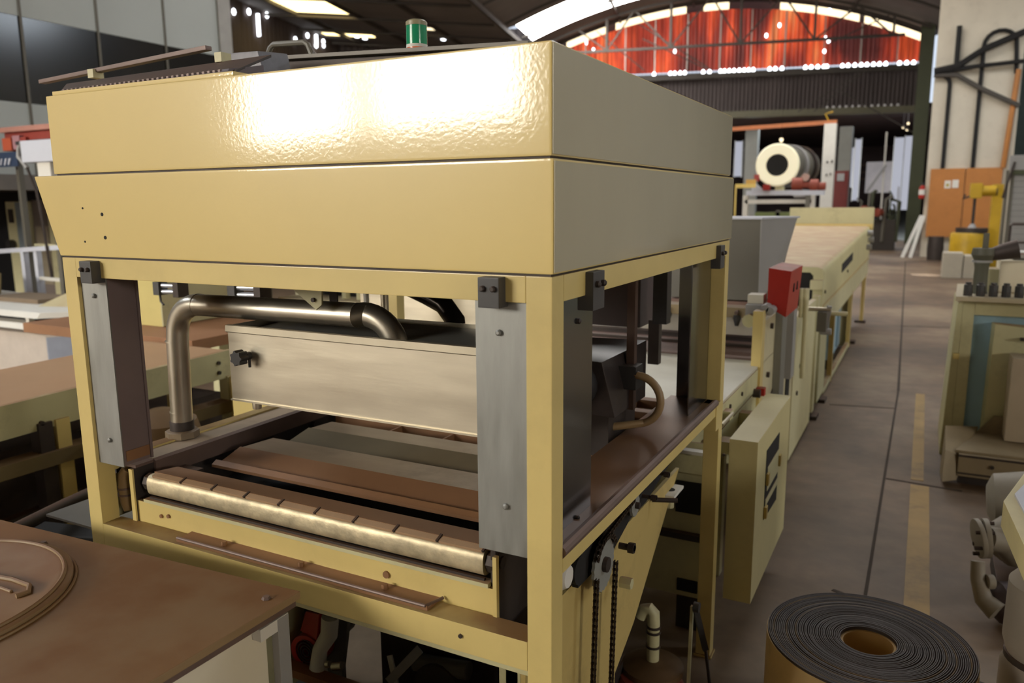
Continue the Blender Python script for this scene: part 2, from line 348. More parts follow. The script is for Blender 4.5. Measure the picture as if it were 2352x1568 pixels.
# far gable wall: red translucent sheets over a dark corrugated apron
struct('wall_far', B().sheet(hc(25.1, .05, 0).xy, hc(15.5, .05, 0).xy, 0, 0, 9.2, .3, .04), M_SHEET)
gw = struct('wall_far', B().sheet(hc(15.5, .02, 0).xy, hc(0.1, .02, 0).xy, 0, 5.3, 7.0, 0.16, 0.035), M_SHEET)
obj('red_translucent_panel', B().sheet(hc(15.4, 0, 0).xy, hc(.1, 0, 0).xy, 0, 7.06, lambda t: max(7.07, arch(15.4-15.3*t)-.36), 0.16, 0.035), E_RED, gw, label='red orange corrugated translucent gable sheeting')
def arch_band(name, s0, s1, zt, zb, o, m, parent, n=10):
    b = B(); A = []
    for i in range(n+1):
        s = s0+(s1-s0)*i/n; z = arch(s)
        A.append([b.bm.verts.new(hc(s, o, z-zb)), b.bm.verts.new(hc(s, o, z-zt)), b.bm.verts.new(hc(s, o+.04, z-zt)), b.bm.verts.new(hc(s, o+.04, z-zb))])
    for P, Q in zip(A, A[1:]):
        for k in range(4): b.bm.faces.new((P[k], P[(k+1) % 4], Q[(k+1) % 4], Q[k]))
    b.bm.faces.new(A[0]); b.bm.faces.new(A[-1][::-1])
    return obj(name, b, m, parent)
for (a, b_) in ((12.6, 14.3), (9.3, 12.2), (7.6, 8.6), (2.6, 5.6), (.15, 2.4)):
    arch_band('eave_light', a, b_, .08, .36, -.05, E_GAPY, gw)
arch_band('arch_trim', .1, 15.4, -.02, .12, -.18, M_TRUSS, gw, 24)
for s in (13.48, 11.78, 10.54, 9.21, 7.89, 6.66, 5.34, 3.85, 2.47, 1.12):
    zt = arch(s)-.4
    obj('painted_slit_light', B().bar(hc(s, -.06, 7.1), hc(s, -.06, zt), .05, .05, up=HU), M_WHITE, gw)  # white bars painted for daylight coming through slits in the gable
for s in (10.56, 9.88, 9.7, 9.48, 9.29, 8.54, 8.28, 7.84, 7.68, 7.49, 7.3, 7.09, 6.9, 6.72, 6.54, 5.9, 5.68, 5.42, 4.52, 4.3, 4.05, 3.81, 3.71, 3.12, 2.91, 2.66, 2.42, 2.21, 1.97, 1.75, 1.52, 1.02, .76, .51, .26):
    obj('light_gap', B().ball(hc(s, -.07, 7.0), .075, 1, .3, 1.45, 10), E_GAP, gw)
for s, z in ((13.45, 8.43), (9.72, 7.89), (6.09, 8.32), (5.6, 8.69), (3.83, 8.1), (3.84, 7.6), (3.7, 7.97), (3.72, 9.18), (1.47, 8.78), (-.05, 8.5), (13.14, 8.12)):
    obj('light_gap', B().ball(hc(s, -.08, z), .06, 1, .3, 1.5, 10), E_GAP, gw)
for i in range(12):
    obj('light_gap', B().ball(hc(3.6-i*.24, -.06, 5.42), .05, 1, .3, 1.3, 8), mat('faint_daylight', (170, 165, 160), .8, emit=.3), gw)
struct('trim_3', hbox(B(), 0, 15.6, -.25, -.1, 6.72, 6.92), M_TRUSS)
struct('trim_4', hbox(B(), 0, 15.6, -.4, 0, 5.1, 5.36), mat('greenish_beam', (108, 104, 84), .6))
# roof truss in front of the gable
tr = thing('roof_truss', 'dark steel lattice truss in front of the red gable sheets', 'truss', hc(7.8, -1.5, 7.8))
obj('bottom_chord', B().bar(hc(14.4, -1.5, 7.78), hc(1.2, -1.5, 7.82), .09, .1), M_TRUSS, tr)
obj('top_chord', B().tube([hc(.3+15*i/16, -1.5, arch(.3+15*i/16)-.15) for i in range(17)], .06, 6), M_TRUSS, tr)
nodes = [1.6, 4.4, 7.15, 9.84, 12.4]
for s in nodes: obj('vertical_strut', B().bar(hc(s, -1.5, 7.8), hc(s, -1.5, arch(s)-.15), .09, .09), M_TRUSS, tr)
for a, b_ in ((7.15, 5.6), (7.15, 8.3), (9.84, 8.3), (9.84, 11.3), (12.4, 11.3), (12.4, 13.6), (4.4, 5.6), (4.4, 2.9), (1.6, 2.9)):
    obj('diagonal_strut', B().bar(hc(a, -1.5, 7.8), hc(b_, -1.5, arch(b_)-.15), .06, .06), M_TRUSS, tr)
for a, b_, z0, z1 in ((11.2, 8.2, 8.9, 6.95), (12.9, 10.9, 8.7, 7.05), (8.4, 11, 7.0, 8.3), (3.9, 1.6, 7.7, 8.7), (3.2, .2, 5.9, 4.1), (4.8, 2.6, 5.2, 6.6), (4.2, 2.2, 5.2, 6.8)):
    obj('tie_rod', B().bar(hc(a, -.9, z0), hc(b_, -.9, z1), .04, .04), M_TRUSS, tr)

# left wall of the neighbouring bay with daylight leaking through
wl = struct('wall_left', B().sheet(hc(25.05, -14, 0).xy, hc(25.05, 24, 0).xy, 0, 0, 9.05, 0.3, 0.04), M_SHEET)
for (o, z, sy, sz) in ((-8.53, 8.53, 1, 1.4), (-7.53, 8.75, 1, 1.4), (-6.27, 8.9, 1, 1.4), (-4.13, 8.42, 1, 1.2), (-3.06, 8.77, 1, 1.3), (-2.31, 8.5, 1.1, 1.3), (-1.61, 8.8, 1, 1.2), (-1.6, 8.62, .8, 1.1), (.33, 8.75, .9, 1.2), (.76, 8.8, 1, 1.6)):
    obj('light_gap', B().ball(hc(24.93, o, z), .085, .5, sy, sz, 10), E_GAP, wl)
for o, z0, z1 in ((-6.95, 8.0, 8.8), (-2.3, 8.55, 8.95), (.45, 8.0, 8.55)):
    obj('light_slit', B().bar(hc(24.92, o, z0), hc(24.92, o, z1), .05, .11, up=HU), E_GAP if o < 0 else E_GAPY, wl)
for (s, o) in ((24.57, -3.01), (23.64, -2.86), (22.98, -1.54), (24.1, 1.0), (19.13, -2.31), (23.2, -1.9)):
    obj('roof_gap', B().ball(hc(s, o, roof_z(s)-.02), .09, 1.0, 1.6, .35, 10), E_GAP, ceil)
b = B()
struct('wall_right', hbox(B(), -15.7, -15.4, -44, 24, 0, 9), M_PLASTER)
struct('wall_left', hbox(B(), 31.6, 31.9, -44, -14, 0, 9.8), M_SHEET)
struct('wall_left', hbox(B(), 25, 31.9, -14.2, -14, 0, 9.8), M_SHEET)
# rear wall with two big daylight windows (they show in the gloss of the hood)
rw = B(); 
for (s0, s1, z0, z1) in ((-15.7, 17.6, 0, 9.9), (17.6, 31.9, 0, 3.3), (17.6, 31.9, 6.6, 9.9), (22.2, 22.9, 3.3, 6.6), (27.6, 31.9, 3.3, 6.6)): hbox(rw, s0, s1, -44.2, -44, z0, z1)
struct('wall_back', rw, M_PLASTER)
struct('window_9', hbox(B(), 17.6, 22.2, -44.12, -44.08, 3.3, 6.6), E_REAR)
struct('window_10', hbox(B(), 22.9, 27.6, -44.12, -44.08, 3.3, 6.6), E_REAR)
struct('added_rear_window', hbox(B(), -9, -4, -43.98, -43.94, 3.3, 5.5), E_REAR)  # added rear window out of view, brightens faces turned to the right

# annex beyond the gable
struct('added_annex_light', hbox(B(), 0, 12, .3, 1.4, 5.25, 5.29), E_FILLC)  # added light panel, hidden by the beam, brightens the annex
M_ANNEX = mat('dark_annex', (96, 80, 80), .8, var=.25, vscale=.4, streak=(1, 1, 3))
struct('ceiling', hbox(B(), -16, 25, .1, 24, 5.3, 5.5), M_ANNEX)
struct('wall_far', hbox(B(), -16, 25, 24, 24.3, 0, 5.5), M_ANNEX)
for i, z in enumerate((3.05, 3.5, 4.0)):
    struct('trim_5', hbox(B(), -3, 14, 23.8, 24, z, z+.12), mat('annex_rail', (120, 96, 84), .6))
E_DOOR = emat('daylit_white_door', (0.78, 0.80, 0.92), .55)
for (n, x0, x1, z0, z1, y) in (('window_12', -8.53, -8.19, 2.9, 4.57, 40), ('window_13', -3.1, -2.86, 1.7, 4.45, 40), ('window_13', -3.42, -3.18, 2.3, 4.1, 40.3), ('window_14', -1.48, -1.1, 1.26, 4.45, 40), ('window_14', -1.06, -.6, 1.26, 4.5, 40)):
    o = struct(n, B().box(x0, x1, y, y+.05, z0, z1), E_DOOR)
    struct('frame_bar', B().box(x0-.03, x0, y-.03, y+.08, z0-.05, z1+.05), M_WHITE, o); struct('frame_bar', B().box(x1, x1+.03, y-.03, y+.08, z0-.05, z1+.05), M_WHITE, o)
struct('wall_far', B().box(-2.7, -1.5, 41.9, 42.1, 2.05, 3.5), mat('pale_far_wall_glow', (190, 182, 180), .8, var=.15, vscale=1.2, emit=.12))  # faint glow put into the wall colour, no lamp here
for n_, (x0, x1, z1, y) in enumerate(((-6.98, -6.47, 4.7, 34.6), (-3.3, -2.82, 4.6, 34.6))):
    tag(obj('concrete_column', B().box(x0, x1, y, y+.4, 0, z1, .02), M_GREY), ('grey concrete column left of the round white drum', 'grey concrete column behind the white crane post')[n_], 'column')

# right hand side: green steel column, white masonry pier with orange doors
gc = thing('green_column', 'tall dark green steel column at the end of the aisle', 'column', (-.43, 34.8, 0))
obj('web', B().box(-.47, -.4, 34.7, 35.1, 0, 8.2), M_GREENCOL, gc); obj('flange', B().box(-.68, -.2, 34.62, 34.7, 0, 8.2, .01), M_GREENCOL, gc); obj('flange', B().box(-.68, -.2, 35.1, 35.16, 0, 8.2, .01), M_GREENCOL, gc)
pier = struct('wall_right', B().box(-.08, 2.1, 27, 29.5, 0, 8.6, .03), M_PLASTER)
struct('wall_right', B().box(2.1, 14, 30, 30.3, 0, 8.6), mat('dark_green_wall', (58, 68, 62), .7, var=.15))
ob = thing('orange_doors', 'pair of faded orange metal doors on the white pier', 'door', (.95, 26.95, .62))
for (x0, x1) in ((.03, .93), (.95, 1.86)): obj('door_leaf', B().box(x0, x1, 26.88, 26.99, .62, 2.62, .01), M_ORANGE, ob)
obj('notice', B().box(.42, .58, 26.865, 26.88, 2.05, 2.27), M_WHITE, ob, label='small faded white notice'); obj('notice', B().box(.62, .78, 26.865, 26.88, 2.06, 2.29), M_WHITE, ob)
obj('notice_print', B().box(.46, .54, 26.858, 26.866, 2.1, 2.18), mat('faded_ink', (170, 150, 70), .8), ob)
for (x, lab) in ((.33, 'left of the two dark pipes rising from the orange doors'), (1.1, 'dark pipe in the middle of the white pier, hooked at top')):
    top = 5.0 if x < 1 else 6.0
    pts = [(x, 26.93, 2.62), (x, 26.93, top)]
    if x < 1: pts += arc((x-.3, 26.93, top), .3, 0, PI/2, (1, 0, 0), (0, 0, 1), 6)
    else: pts += arc((x+.4, 26.93, top), .4, 0, PI*.9, (-1, 0, 0), (0, 0, 1), 8) + [(x+.85, 26.93, 5.2)]
    tag(obj('pipe', B().tube(pts, .055, 8), M_VOID), lab, 'pipe')
tag(obj('pipe', B().tube([(1.86, 26.9, 2.6), (2.0, 26.9, 5.3)], .07, 8), M_ORANGE), 'straight orange pipe on right edge of the white pier', 'pipe')
hb = thing('cable_bundle', 'dark sagging cables crossing the top of the white pier', 'cable', (.9, 26.9, 5))
obj('cable', B().tube([(-.1, 26.85, 5.3), (.5, 26.85, 5.25), (1.1, 26.85, 4.85), (2.1, 26.85, 4.3)], .07, 6), M_TRUSS, hb)
obj('cable', B().tube([(-.1, 26.8, 5.4), (.5, 26.8, 5.5), (1.1, 26.8, 5.9), (2.1, 26.8, 6.3)], .09, 6), M_VOID, hb)
obj('cable', B().tube([(-.1, 26.82, 5.35), (.9, 26.82, 5.45), (2.1, 26.82, 5.5)], .06, 6), M_VOID, hb)
obj('cable', B().tube([(.45, 26.82, 5.45), (.45, 26.82, 6.6)], .07, 6), M_VOID, hb)
fe = thing('fire_extinguisher', 'small red fire extinguisher on the pier corner', 'extinguisher', (-.16, 26.9, 1.75))
obj('cylinder', B().lathe((-.16, 26.9, 1.75), (-.16, 26.9, 2.15), [(0, .06), (.05, .08), (.85, .08), (1, .03)], 14), M_RED, fe)
obj('label_sleeve', B().lathe((-.16, 26.9, 1.87), (-.16, 26.9, 2.02), [(0, .083), (1, .083)], 14), M_WHITE, fe); obj('valve', B().box(-.2, -.12, 26.85, 26.95, 2.15, 2.22, .01), M_BLACK, fe); obj('wall_bracket', B().box(-.17, -.06, 26.94, 27.01, 1.95, 1.99), M_BLACK, fe)
bd = thing('leaning_boards', 'thin white boards leaning beside the white pier', 'board', (-.2, 27, 0))
for i in range(2): obj('board', B().bar((-.55+i*.22, 26.6, 0), (-.12+i*.06, 26.85, 1.25), .1, .03, up=(0, 1, 0)), M_WHITE, bd)

# ================================================================== MAIN MACHINE
X0, X1, Y0, Y1 = -2.10, -.616, 1.34, 2.862
ZB, ZJ, ZT = 1.614, 1.829, 2.037
hm = thing('hooded_machine_frame', 'glossy cream yellow hood on four square posts, largest machine in front', 'machine', ((X0+X1)/2, (Y0+Y1)/2, 0))
# lower hood, flared to the left; a shell open below
b = B(); fx = X0-.08
outer = [(X0, Y0-.004, ZB), (X1+.004, Y0-.004, ZB), (X1+.004, Y1, ZB), (X0, Y1, ZB), (fx, Y0-.004, ZJ), (X1+.004, Y0-.004, ZJ), (X1+.004, Y1, ZJ), (fx, Y1, ZJ)]
b.hexa(outer, .006); obj('lower_hood', b, M_CREAM, hm)
obj('upper_hood', B().box(X0-.006, X1-.004, Y0+.006, Y1-.02, ZJ+.004, ZT, .006), M_CREAM, hm)
M_SIDE = mat('grey_cream_side', (172, 163, 136), 0.4, var=0.06, vscale=2.2, coat=1.0, bump=0.05, bscale=110, streak=(1, 1, .35))  # greyer than the front, on thin plates over both hood side faces
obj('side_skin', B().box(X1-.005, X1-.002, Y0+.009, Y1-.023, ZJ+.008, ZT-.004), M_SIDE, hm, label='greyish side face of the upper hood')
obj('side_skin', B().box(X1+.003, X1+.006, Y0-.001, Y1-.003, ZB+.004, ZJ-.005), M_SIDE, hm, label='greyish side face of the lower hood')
obj('hood_seam', B().box(X0, X1-.01, Y0+.012, Y1-.03, ZJ-.002, ZJ+.006), M_DARKST, hm)
obj('hood_seam', B().box(X0+.006, X1-.004, Y0+.004, Y1-.01, ZB-.004, ZB+.002), M_DARKST, hm)
obj('hood_ceiling', B().box(X0+.05, X1-.05, Y0+.05, Y1-.05, 1.598, 1.61), M_DARKST, hm)
for (x, z, r) in ((-1.905, 1.726, .0048), (-1.901, 1.666, .0048), (-1.982, 1.742, .0028), (-1.986, 1.654, .0028)):
    obj('bolt_hole', B().cyl((x, Y0-.0052, z), (x, Y0+.004, z), r, seg=12), M_VOID, hm)
obj('top_lip', B().box(-2.085, -1.42, Y0+.012, Y0+.26, ZT, ZT+.011, .003), M_CREAM, hm, label='thin raised cream lip on the hood top')
PW = .056
for i, (x, y) in enumerate(((X0, Y0), (X1-PW, Y0), (X1-PW, Y1-PW), (X0, Y1-PW))):
    obj('post', B().box(x, x+PW, y, y+PW, 0, ZB-.004, .004), M_CREAM2, hm)
    obj('base_plate', B().box(x-.006, x+PW+.006, y-.006, y+PW+.006, 0, .010, .002), M_CREAM2, hm)
ZBB = 1.557
obj('top_beam', B().box(X0+PW, X1-PW, Y0, Y0+.05, ZBB, ZB-.004, .003), M_CREAM2, hm)
obj('top_beam', B().box(X0+PW, X1-PW, Y1-.05, Y1, ZBB, ZB-.004, .003), M_CREAM2, hm)
obj('top_beam', B().box(X1-.05, X1, Y0+PW, Y1-PW, ZBB, ZB-.004, .003), M_CREAM2, hm)
obj('top_beam', B().box(X0, X0+.05, Y0+PW, Y1-PW, ZBB, ZB-.004, .003), M_CREAM2, hm)
obj('front_rail', B().box(X0+PW, X1-PW, Y0, Y0+.062, .776, .8436, .003), M_CREAM2, hm)
obj('rail_foot_angle', B().box(X0+PW, X1-PW, Y0+.012, Y0+.062, .757, .776, .002), M_GREENCREAM, hm)
obj('bolt', B().cyl((-.835, Y0-.004, .815), (-.835, Y0, .815), .005, seg=8), M_DARKST, hm)
obj('side_rail', B().box(X1-.045, X1, Y0+PW, Y1-PW, .985, 1.018, .003), M_CREAM2, hm)
obj('side_rail', B().box(X0, X0+.045, Y0+PW, Y1-PW, .985, 1.018, .003), M_CREAM2, hm)
obj('side_rail_far_end', B().box(X1-.05, X1+.004, Y1-.12, Y1-.05, .93, 1.03, .004), M_CREAM2, hm)
# dusty covers with a rolled lip on the two side rails
def cover(xa, xb, lipx, sgn):
    c = obj('rail_cover', B().box(xa, xb, Y0+PW+.03, Y1-.05, 1.016, 1.03, .002), mat('greasy_brown_cover', (128, 94, 68), .36, .25, var=.12, vscale=3, grime=.25), hm, label='dusty flat sheet cover')
    obj('rolled_lip', B().tube([(lipx, Y0+PW, 1.031), (lipx, Y1-.1, 1.031)], .013, 10), M_LIP, c)
cover(-.80, -.628, -.622, 1); 
# clamps along the top beam
def clamp(x0, x1, y0, y1, z0, z1, axis):
    c = obj('clamp_block', B().box(x0, x1, y0, y1, z0, z1, .003), M_DKGREY, hm, label='dark grey clamp block with two screws')
    for k in (-1, 1):
        if axis == 'y':
            xm = (x0+x1)/2+k*.012; zm = z1-.022; obj('screw', B().lathe((xm, y0-.008, zm), (xm, y0, zm), [(0, .004), (.3, .006), (1, .006)], 10), M_DARKST, c)
        else:
            ym = (y0+y1)/2+k*.016; zm = z1-.026; obj('screw', B().lathe((x1+.01, ym, zm), (x1, ym, zm), [(0, .004), (.3, .007), (1, .007)], 10), M_DARKST, c)
clamp(-.763, -.716, 1.312, 1.358, 1.547, 1.607, 'y'); clamp(-1.987, -1.940, 1.312, 1.358, 1.545, 1.604, 'y')
clamp(-.634, -.598, 1.505, 1.570, 1.525, 1.606, 'x'); clamp(-.634, -.600, 2.66, 2.72, 1.522, 1.60, 'x')
# corner guard panels
def guard(name_m, pts_front, label):
    g = obj('guard_panel', pts_front, name_m, hm, label=label); return g
g = guard(M_GALV, B().box(-.791, -.672, 1.350, 1.354, 1.026, 1.560, .001), 'flat dull steel guard plate inside the right front post')
for (x, z) in ((-.736, 1.494), (-.724, 1.131)): obj('screw', B().lathe((x, 1.342, z), (x, 1.350, z), [(0, .003), (.3, .0065), (1, .0065)], 10), M_GALV, g)
g = guard(M_MIRROR, B().box(-.668, -.664, 1.40, 1.668, 1.0, 1.545, .001), 'polished reflecting guard plate on the right side')
for z in (1.49, 1.03): obj('screw', B().lathe((-.656, 1.58, z), (-.664, 1.58, z), [(0, .003), (.3, .0065), (1, .0065)], 10), M_DARKST, g)
g = guard(M_GALV, B().box(-2.044, -1.938, 1.350, 1.354, 1.026, 1.557, .001), 'dull galvanised guard channel inside the left front post')
for (x, z) in ((-1.990, 1.507), (-1.985, 1.10)): obj('screw', B().lathe((x, 1.342, z), (x, 1.350, z), [(0, .003), (.3, .0065), (1, .0065)], 10), M_GALV, g)
g = guard(mat('purplish_flange', (128, 112, 110), .5, .3, var=.08), B().box(-1.942, -1.938, 1.354, 1.440, 1.03, 1.557, .001).box(-1.950, -1.934, 1.436, 1.444, 1.03, 1.557), 'dark purplish side flange of the left guard channel')
obj('flange_foot', B().box(-1.945, -1.936, 1.36, 1.435, 1.04, 1.07), M_BROWN, g)
g = guard(M_MIRROR, B().box(-.776, -.664, 2.795, 2.80, 1.03, 1.55, .001), 'dark reflecting guard plate inside the far right post')
obj('flange', B().box(-.668, -.664, 2.55, 2.80, 1.02, 1.55), M_MIRROR, g)
# tray with lip on the front rail
ty = obj('drip_tray', B().prism([(1.352, .8436), (1.405, .8436), (1.405, .852), (1.358, .848), (1.352, .856)], 'x', -1.75, -.93), M_BROWN, hm, label='shallow dusty tray with a rolled front lip')
obj('lip', B().tube([(-1.745, 1.352, .855), (-.935, 1.352, .855), (-.918, 1.40, .856)], .004, 8), M_LIP, ty)
for x in (-1.6, -1.33, -1.07): obj('bolt', B().cyl((x, 1.383, .849), (x, 1.383, .862), .008, seg=6, bev=.001), M_BROWN, ty)

# ------------------------------------------------------------------ conveyor inside the frame
rc = thing('roller_conveyor', 'dusty brown roller conveyor with a bright worn front roller inside the frame', 'conveyor', (-1.38, 2.1, .85))
obj('front_panel', B().box(-1.972, -.782, 1.405, 1.42, .806, .905, .002), M_CREAM2, rc, label='cream yellow front panel')
obj('panel_top_edge', B().box(-1.94, -.80, 1.402, 1.43, .905, .915, .001), M_GREENCREAM, rc)
for x in (-1.87, -1.08, -1.84): obj('bolt', B().cyl((x, 1.40, .875 if x != -1.84 else .88), (x, 1.405, .875 if x != -1.84 else .88), .0055 if x != -1.08 else .009, seg=10), M_BROWN, rc)
obj('side_wall', B().box(-1.985, -1.972, 1.40, 3.05, .78, 1.0, .002), M_DARKST, rc); obj('side_wall', B().box(-.800, -.787, 1.415, 3.05, .78, 1.0, .002), M_DARKST, rc)
obj('side_wall_front_edge', B().box(-1.986, -1.971, 1.396, 1.402, .806, 1.0, .001), M_CREAM2, rc); obj('side_wall_front_edge', B().box(-.786, -.776, 1.398, 1.41, .80, .985, .001), M_CREAM2, rc)
obj('cover_sheet', B().box(-2.115, -1.972, 1.47, 3.05, 1.0, 1.012, .002), mat('tan_dusty_cover', (176, 156, 134), .5, .2, var=.1, vscale=4, grime=.25), rc, label='flat brown dusty cover sheet left of the rollers')
obj('cover_fold', B().prism([(-1.972, 1.012), (-1.962, 1.006), (-1.962, .955), (-1.972, .955)], 'y', 1.47, 3.05), M_LIP, rc)
obj('cover_corner', B().prism([(-2.115, 1.0), (-1.972, 1.0), (-1.972, 1.008), (-2.115, 1.014)], 'y', 1.41, 1.47), M_LIP, rc)
# front roller: worn bright shell with segmented slats on the crest
rx0, rx1 = -1.925, -.815
ro = obj('front_roller', B().prism([(1.438+.032*math.copysign(abs(math.cos(a))**.55, math.cos(a)), .955+.031*math.copysign(abs(math.sin(a))**.7, math.sin(a))) for a in [2*PI*k/40 for k in range(40)]], 'x', rx0, rx1), M_ROLL, rc, label='bright worn steel roller across the front')
obj('roller_shaft', B().cyl((rx0-.04, 1.438, .955), (rx1+.035, 1.438, .955), .014, seg=16), M_DARKST, ro)
obj('end_bearing', B().cyl((rx1+.002, 1.438, .955), (rx1+.03, 1.438, .955), .028, seg=8, bev=.003), M_DARKST, ro); obj('end_bearing', B().cyl((rx0-.03, 1.438, .955), (rx0-.002, 1.438, .955), .026, seg=8, bev=.003), M_DARKST, ro)
obj('scraper_bar', B().box(rx0, rx1, 1.412, 1.42, .915, .921), M_DARKST, rc)
seg_n = 9; L = (rx1-rx0-.02)/seg_n
for i in range(seg_n):
    obj('belt_segment', B().hexa([(rx0+.02+i*L+.003, 1.410, .982), (rx0+.02+(i+1)*L-.003, 1.410, .982), (rx0+.02+(i+1)*L-.003, 1.424, .986), (rx0+.02+i*L+.003, 1.424, .986),
                                  (rx0+.02+i*L+.003, 1.408, .989), (rx0+.02+(i+1)*L-.003, 1.408, .989), (rx0+.02+(i+1)*L-.003, 1.424, .994), (rx0+.02+i*L+.003, 1.424, .994)], .001), mat('belt_segment_tan', (172, 140, 108), .6, var=.1), rc)
    obj('belt_joint', B().bar((rx0+.02+(i+1)*L, 1.406, .988), (rx0+.02+(i+1)*L, 1.428, .996), .006, .004), M_DARKST, rc)
obj('belt_nose', B().prism([(1.424, .984), (1.502, .976), (1.502, .986), (1.424, .995)], 'x', rx0+.015, rx1+.01), M_BROWN, rc)
obj('belt_bed', B().box(-1.965, -.805, 1.5, 3.0, .86, .87), M_VOID, rc)
# dusty cross plates
obj('edge_strip', B().prism([(1.618, .950), (1.636, .962), (1.636, .969), (1.618, .959)], 'x', -1.90, -.80), M_BROWN, rc)
def plate(ya, za, yb, zb, yc, zc, xa, xb, m1, m2, lab):
    p = obj('cross_plate', B().prism([(ya, za), (yb, zb), (yb, zb-.006), (ya, za-.006)], 'x', xa, xb), m1, rc, label=lab)
    obj('plate_top', B().prism([(yb, zb), (yc, zc), (yc, zc-.006), (yb, zb-.006)], 'x', xa+.01, xb), m2, p)
plate(1.646, .955, 1.735, .982, 1.87, .975, -1.90, -.80, M_BROWN, M_DUSTPLATE, 'brown dusty cross plate nearest the front roller')
plate(1.90, .955, 2.01, .978, 2.12, .972, -1.86, -.80, mat('dusty_olive_plate', (120, 106, 80), .55, .15, var=.14, vscale=3), M_DUSTPLATE, 'greyer second cross plate under the steel tank')
for i, y in enumerate((2.22, 2.40, 2.58, 2.76, 2.94)):
    obj('cross_bar', B().box(-1.92, -.81, y, y+.05, .93, .965, .003), M_BROWN, rc)
for x in (-1.62, -1.40, -1.18, -.98): obj('divider_rib', B().box(x, x+.008, 2.12, 3.0, .90, .96), M_BROWN, rc)
for y, x in ((1.78, -1.95), (1.95, -1.955), (2.15, -1.95)): obj('side_bolt', B().cyl((-1.972, y, .94), (-1.955, y, .94), .01, seg=6), M_DARKST, rc)
obj('seal_bracket', B().box(-1.96, -1.88, 1.53, 1.57, .945, .965, .002), M_DARKST, rc)

# round pipe fittings and bracket at the left end of the conveyor
ep = tag(obj('elbow_fitting', B().tube([(-2.02, 1.42, .99)] + [(-2.035, 1.42, .97), (-2.04, 1.42, .93), (-2.035, 1.42, .88), (-2.03, 1.42, .86)], [.016, .02, .022, .02, .017], 14), M_HOSE), 'brass coloured hose elbow beside the left end of the front roller', 'fitting')
for z in (.905, .925): obj('hose_clip', B().lathe((-2.04, 1.42, z), (-2.04, 1.42, z+.006), [(0, .024), (1, .024)], 14), M_LIP, ep)
lb = thing('left_bearer', 'cream bearer rail with black strip left of the conveyor', 'rail', (-2.2, 2.2, .8))
obj('strip', B().box(-2.14, -2.104, 1.44, 3.0, .955, .985), M_BLACK, lb); obj('channel', B().box(-2.15, -2.104, 1.42, 3.0, .82, .955, .003), M_GREENCREAM, lb)
fs = thing('floor_sheet', 'bluish dusty sheet under the left front corner of the frame', 'sheet', (-2.2, 1.5, .775))
obj('sheet', B().box(-2.42, -1.96, 1.40, 1.75, .772, .780, .001), mat('bluish_dusty_sheet', (120, 116, 112), .35, .3, var=.15, vscale=4), fs)
obj('sheet_bearer', B().box(-2.42, -1.96, 1.60, 1.64, 0, .772), M_DARKST, fs)
tr_ = thing('threaded_rods', 'pair of leaning pale rods at the left inside the frame', 'rod', (-1.99, 1.46, .78))
for k in (0, 1): obj('rod', B().bar((-2.01+k*.018, 1.43, .78), (-2.0+k*.018, 1.50, .855), .010, .010), M_PALE, tr_)

# ------------------------------------------------------------------ hanging steel tank
st = thing('steel_tank', 'brushed stainless steel trough hanging inside the yellow frame', 'tank', (-1.33, 1.75, 1.187))
obj('front_wall', B().box(-1.77, -.86, 1.600, 1.604, 1.187, 1.385, .001), M_STEEL, st)
obj('rim_fold', B().prism([(1.596, 1.385), (1.604, 1.385), (1.606, 1.407), (1.594, 1.406), (1.592, 1.388)], 'x', -1.772, -.858), mat('dull_steel_rim', (176, 166, 146), .55, .6), st)
obj('end_wall', B().box(-1.77, -1.766, 1.604, 1.885, 1.187, 1.405, .001), M_STEEL, st); obj('end_wall', B().box(-.864, -.86, 1.604, 1.885, 1.187, 1.405, .001), M_STEEL, st)
obj('back_wall', B().box(-1.77, -.86, 1.885, 1.889, 1.187, 1.41, .001), M_STEEL, st); obj('floor_sheet', B().box(-1.77, -.86, 1.604, 1.885, 1.187, 1.192), M_STEEL, st)
obj('bottom_flange', B().box(-1.77, -.86, 1.594, 1.602, 1.183, 1.188), M_STEEL, st)
obj('inner_lid', B().prism([(1.63, 1.38), (1.88, 1.395), (1.88, 1.398), (1.63, 1.384)], 'x', -1.74, -.88), M_GALV, st)
kn = B(); pr = []
for k in range(42):
    a = 2*PI*k/42; r = .0195+.0035*math.cos(7*a); pr.append((-1.690+r*math.cos(a), 1.322+r*math.sin(a)))
kn.prism(pr, 'y', 1.548, 1.578, .003); kn.cyl((-1.69, 1.578, 1.322), (-1.69, 1.6, 1.322), .012, seg=14).cyl((-1.675, 1.585, 1.315), (-1.675, 1.585, 1.292), .004, seg=8)
obj('star_knob', kn, M_BLACK, st, label='black star grip knob')
obj('drain_nub', B().cyl((-1.685, 1.612, 1.163), (-1.685, 1.612, 1.190), .013, seg=16, bev=.001), M_STEEL, st)
for x in (-1.6, -1.0): obj('hanger', B().bar((x, 1.87, 1.40), (x, 1.87, 1.60), .03, .006), M_DARKST, st)

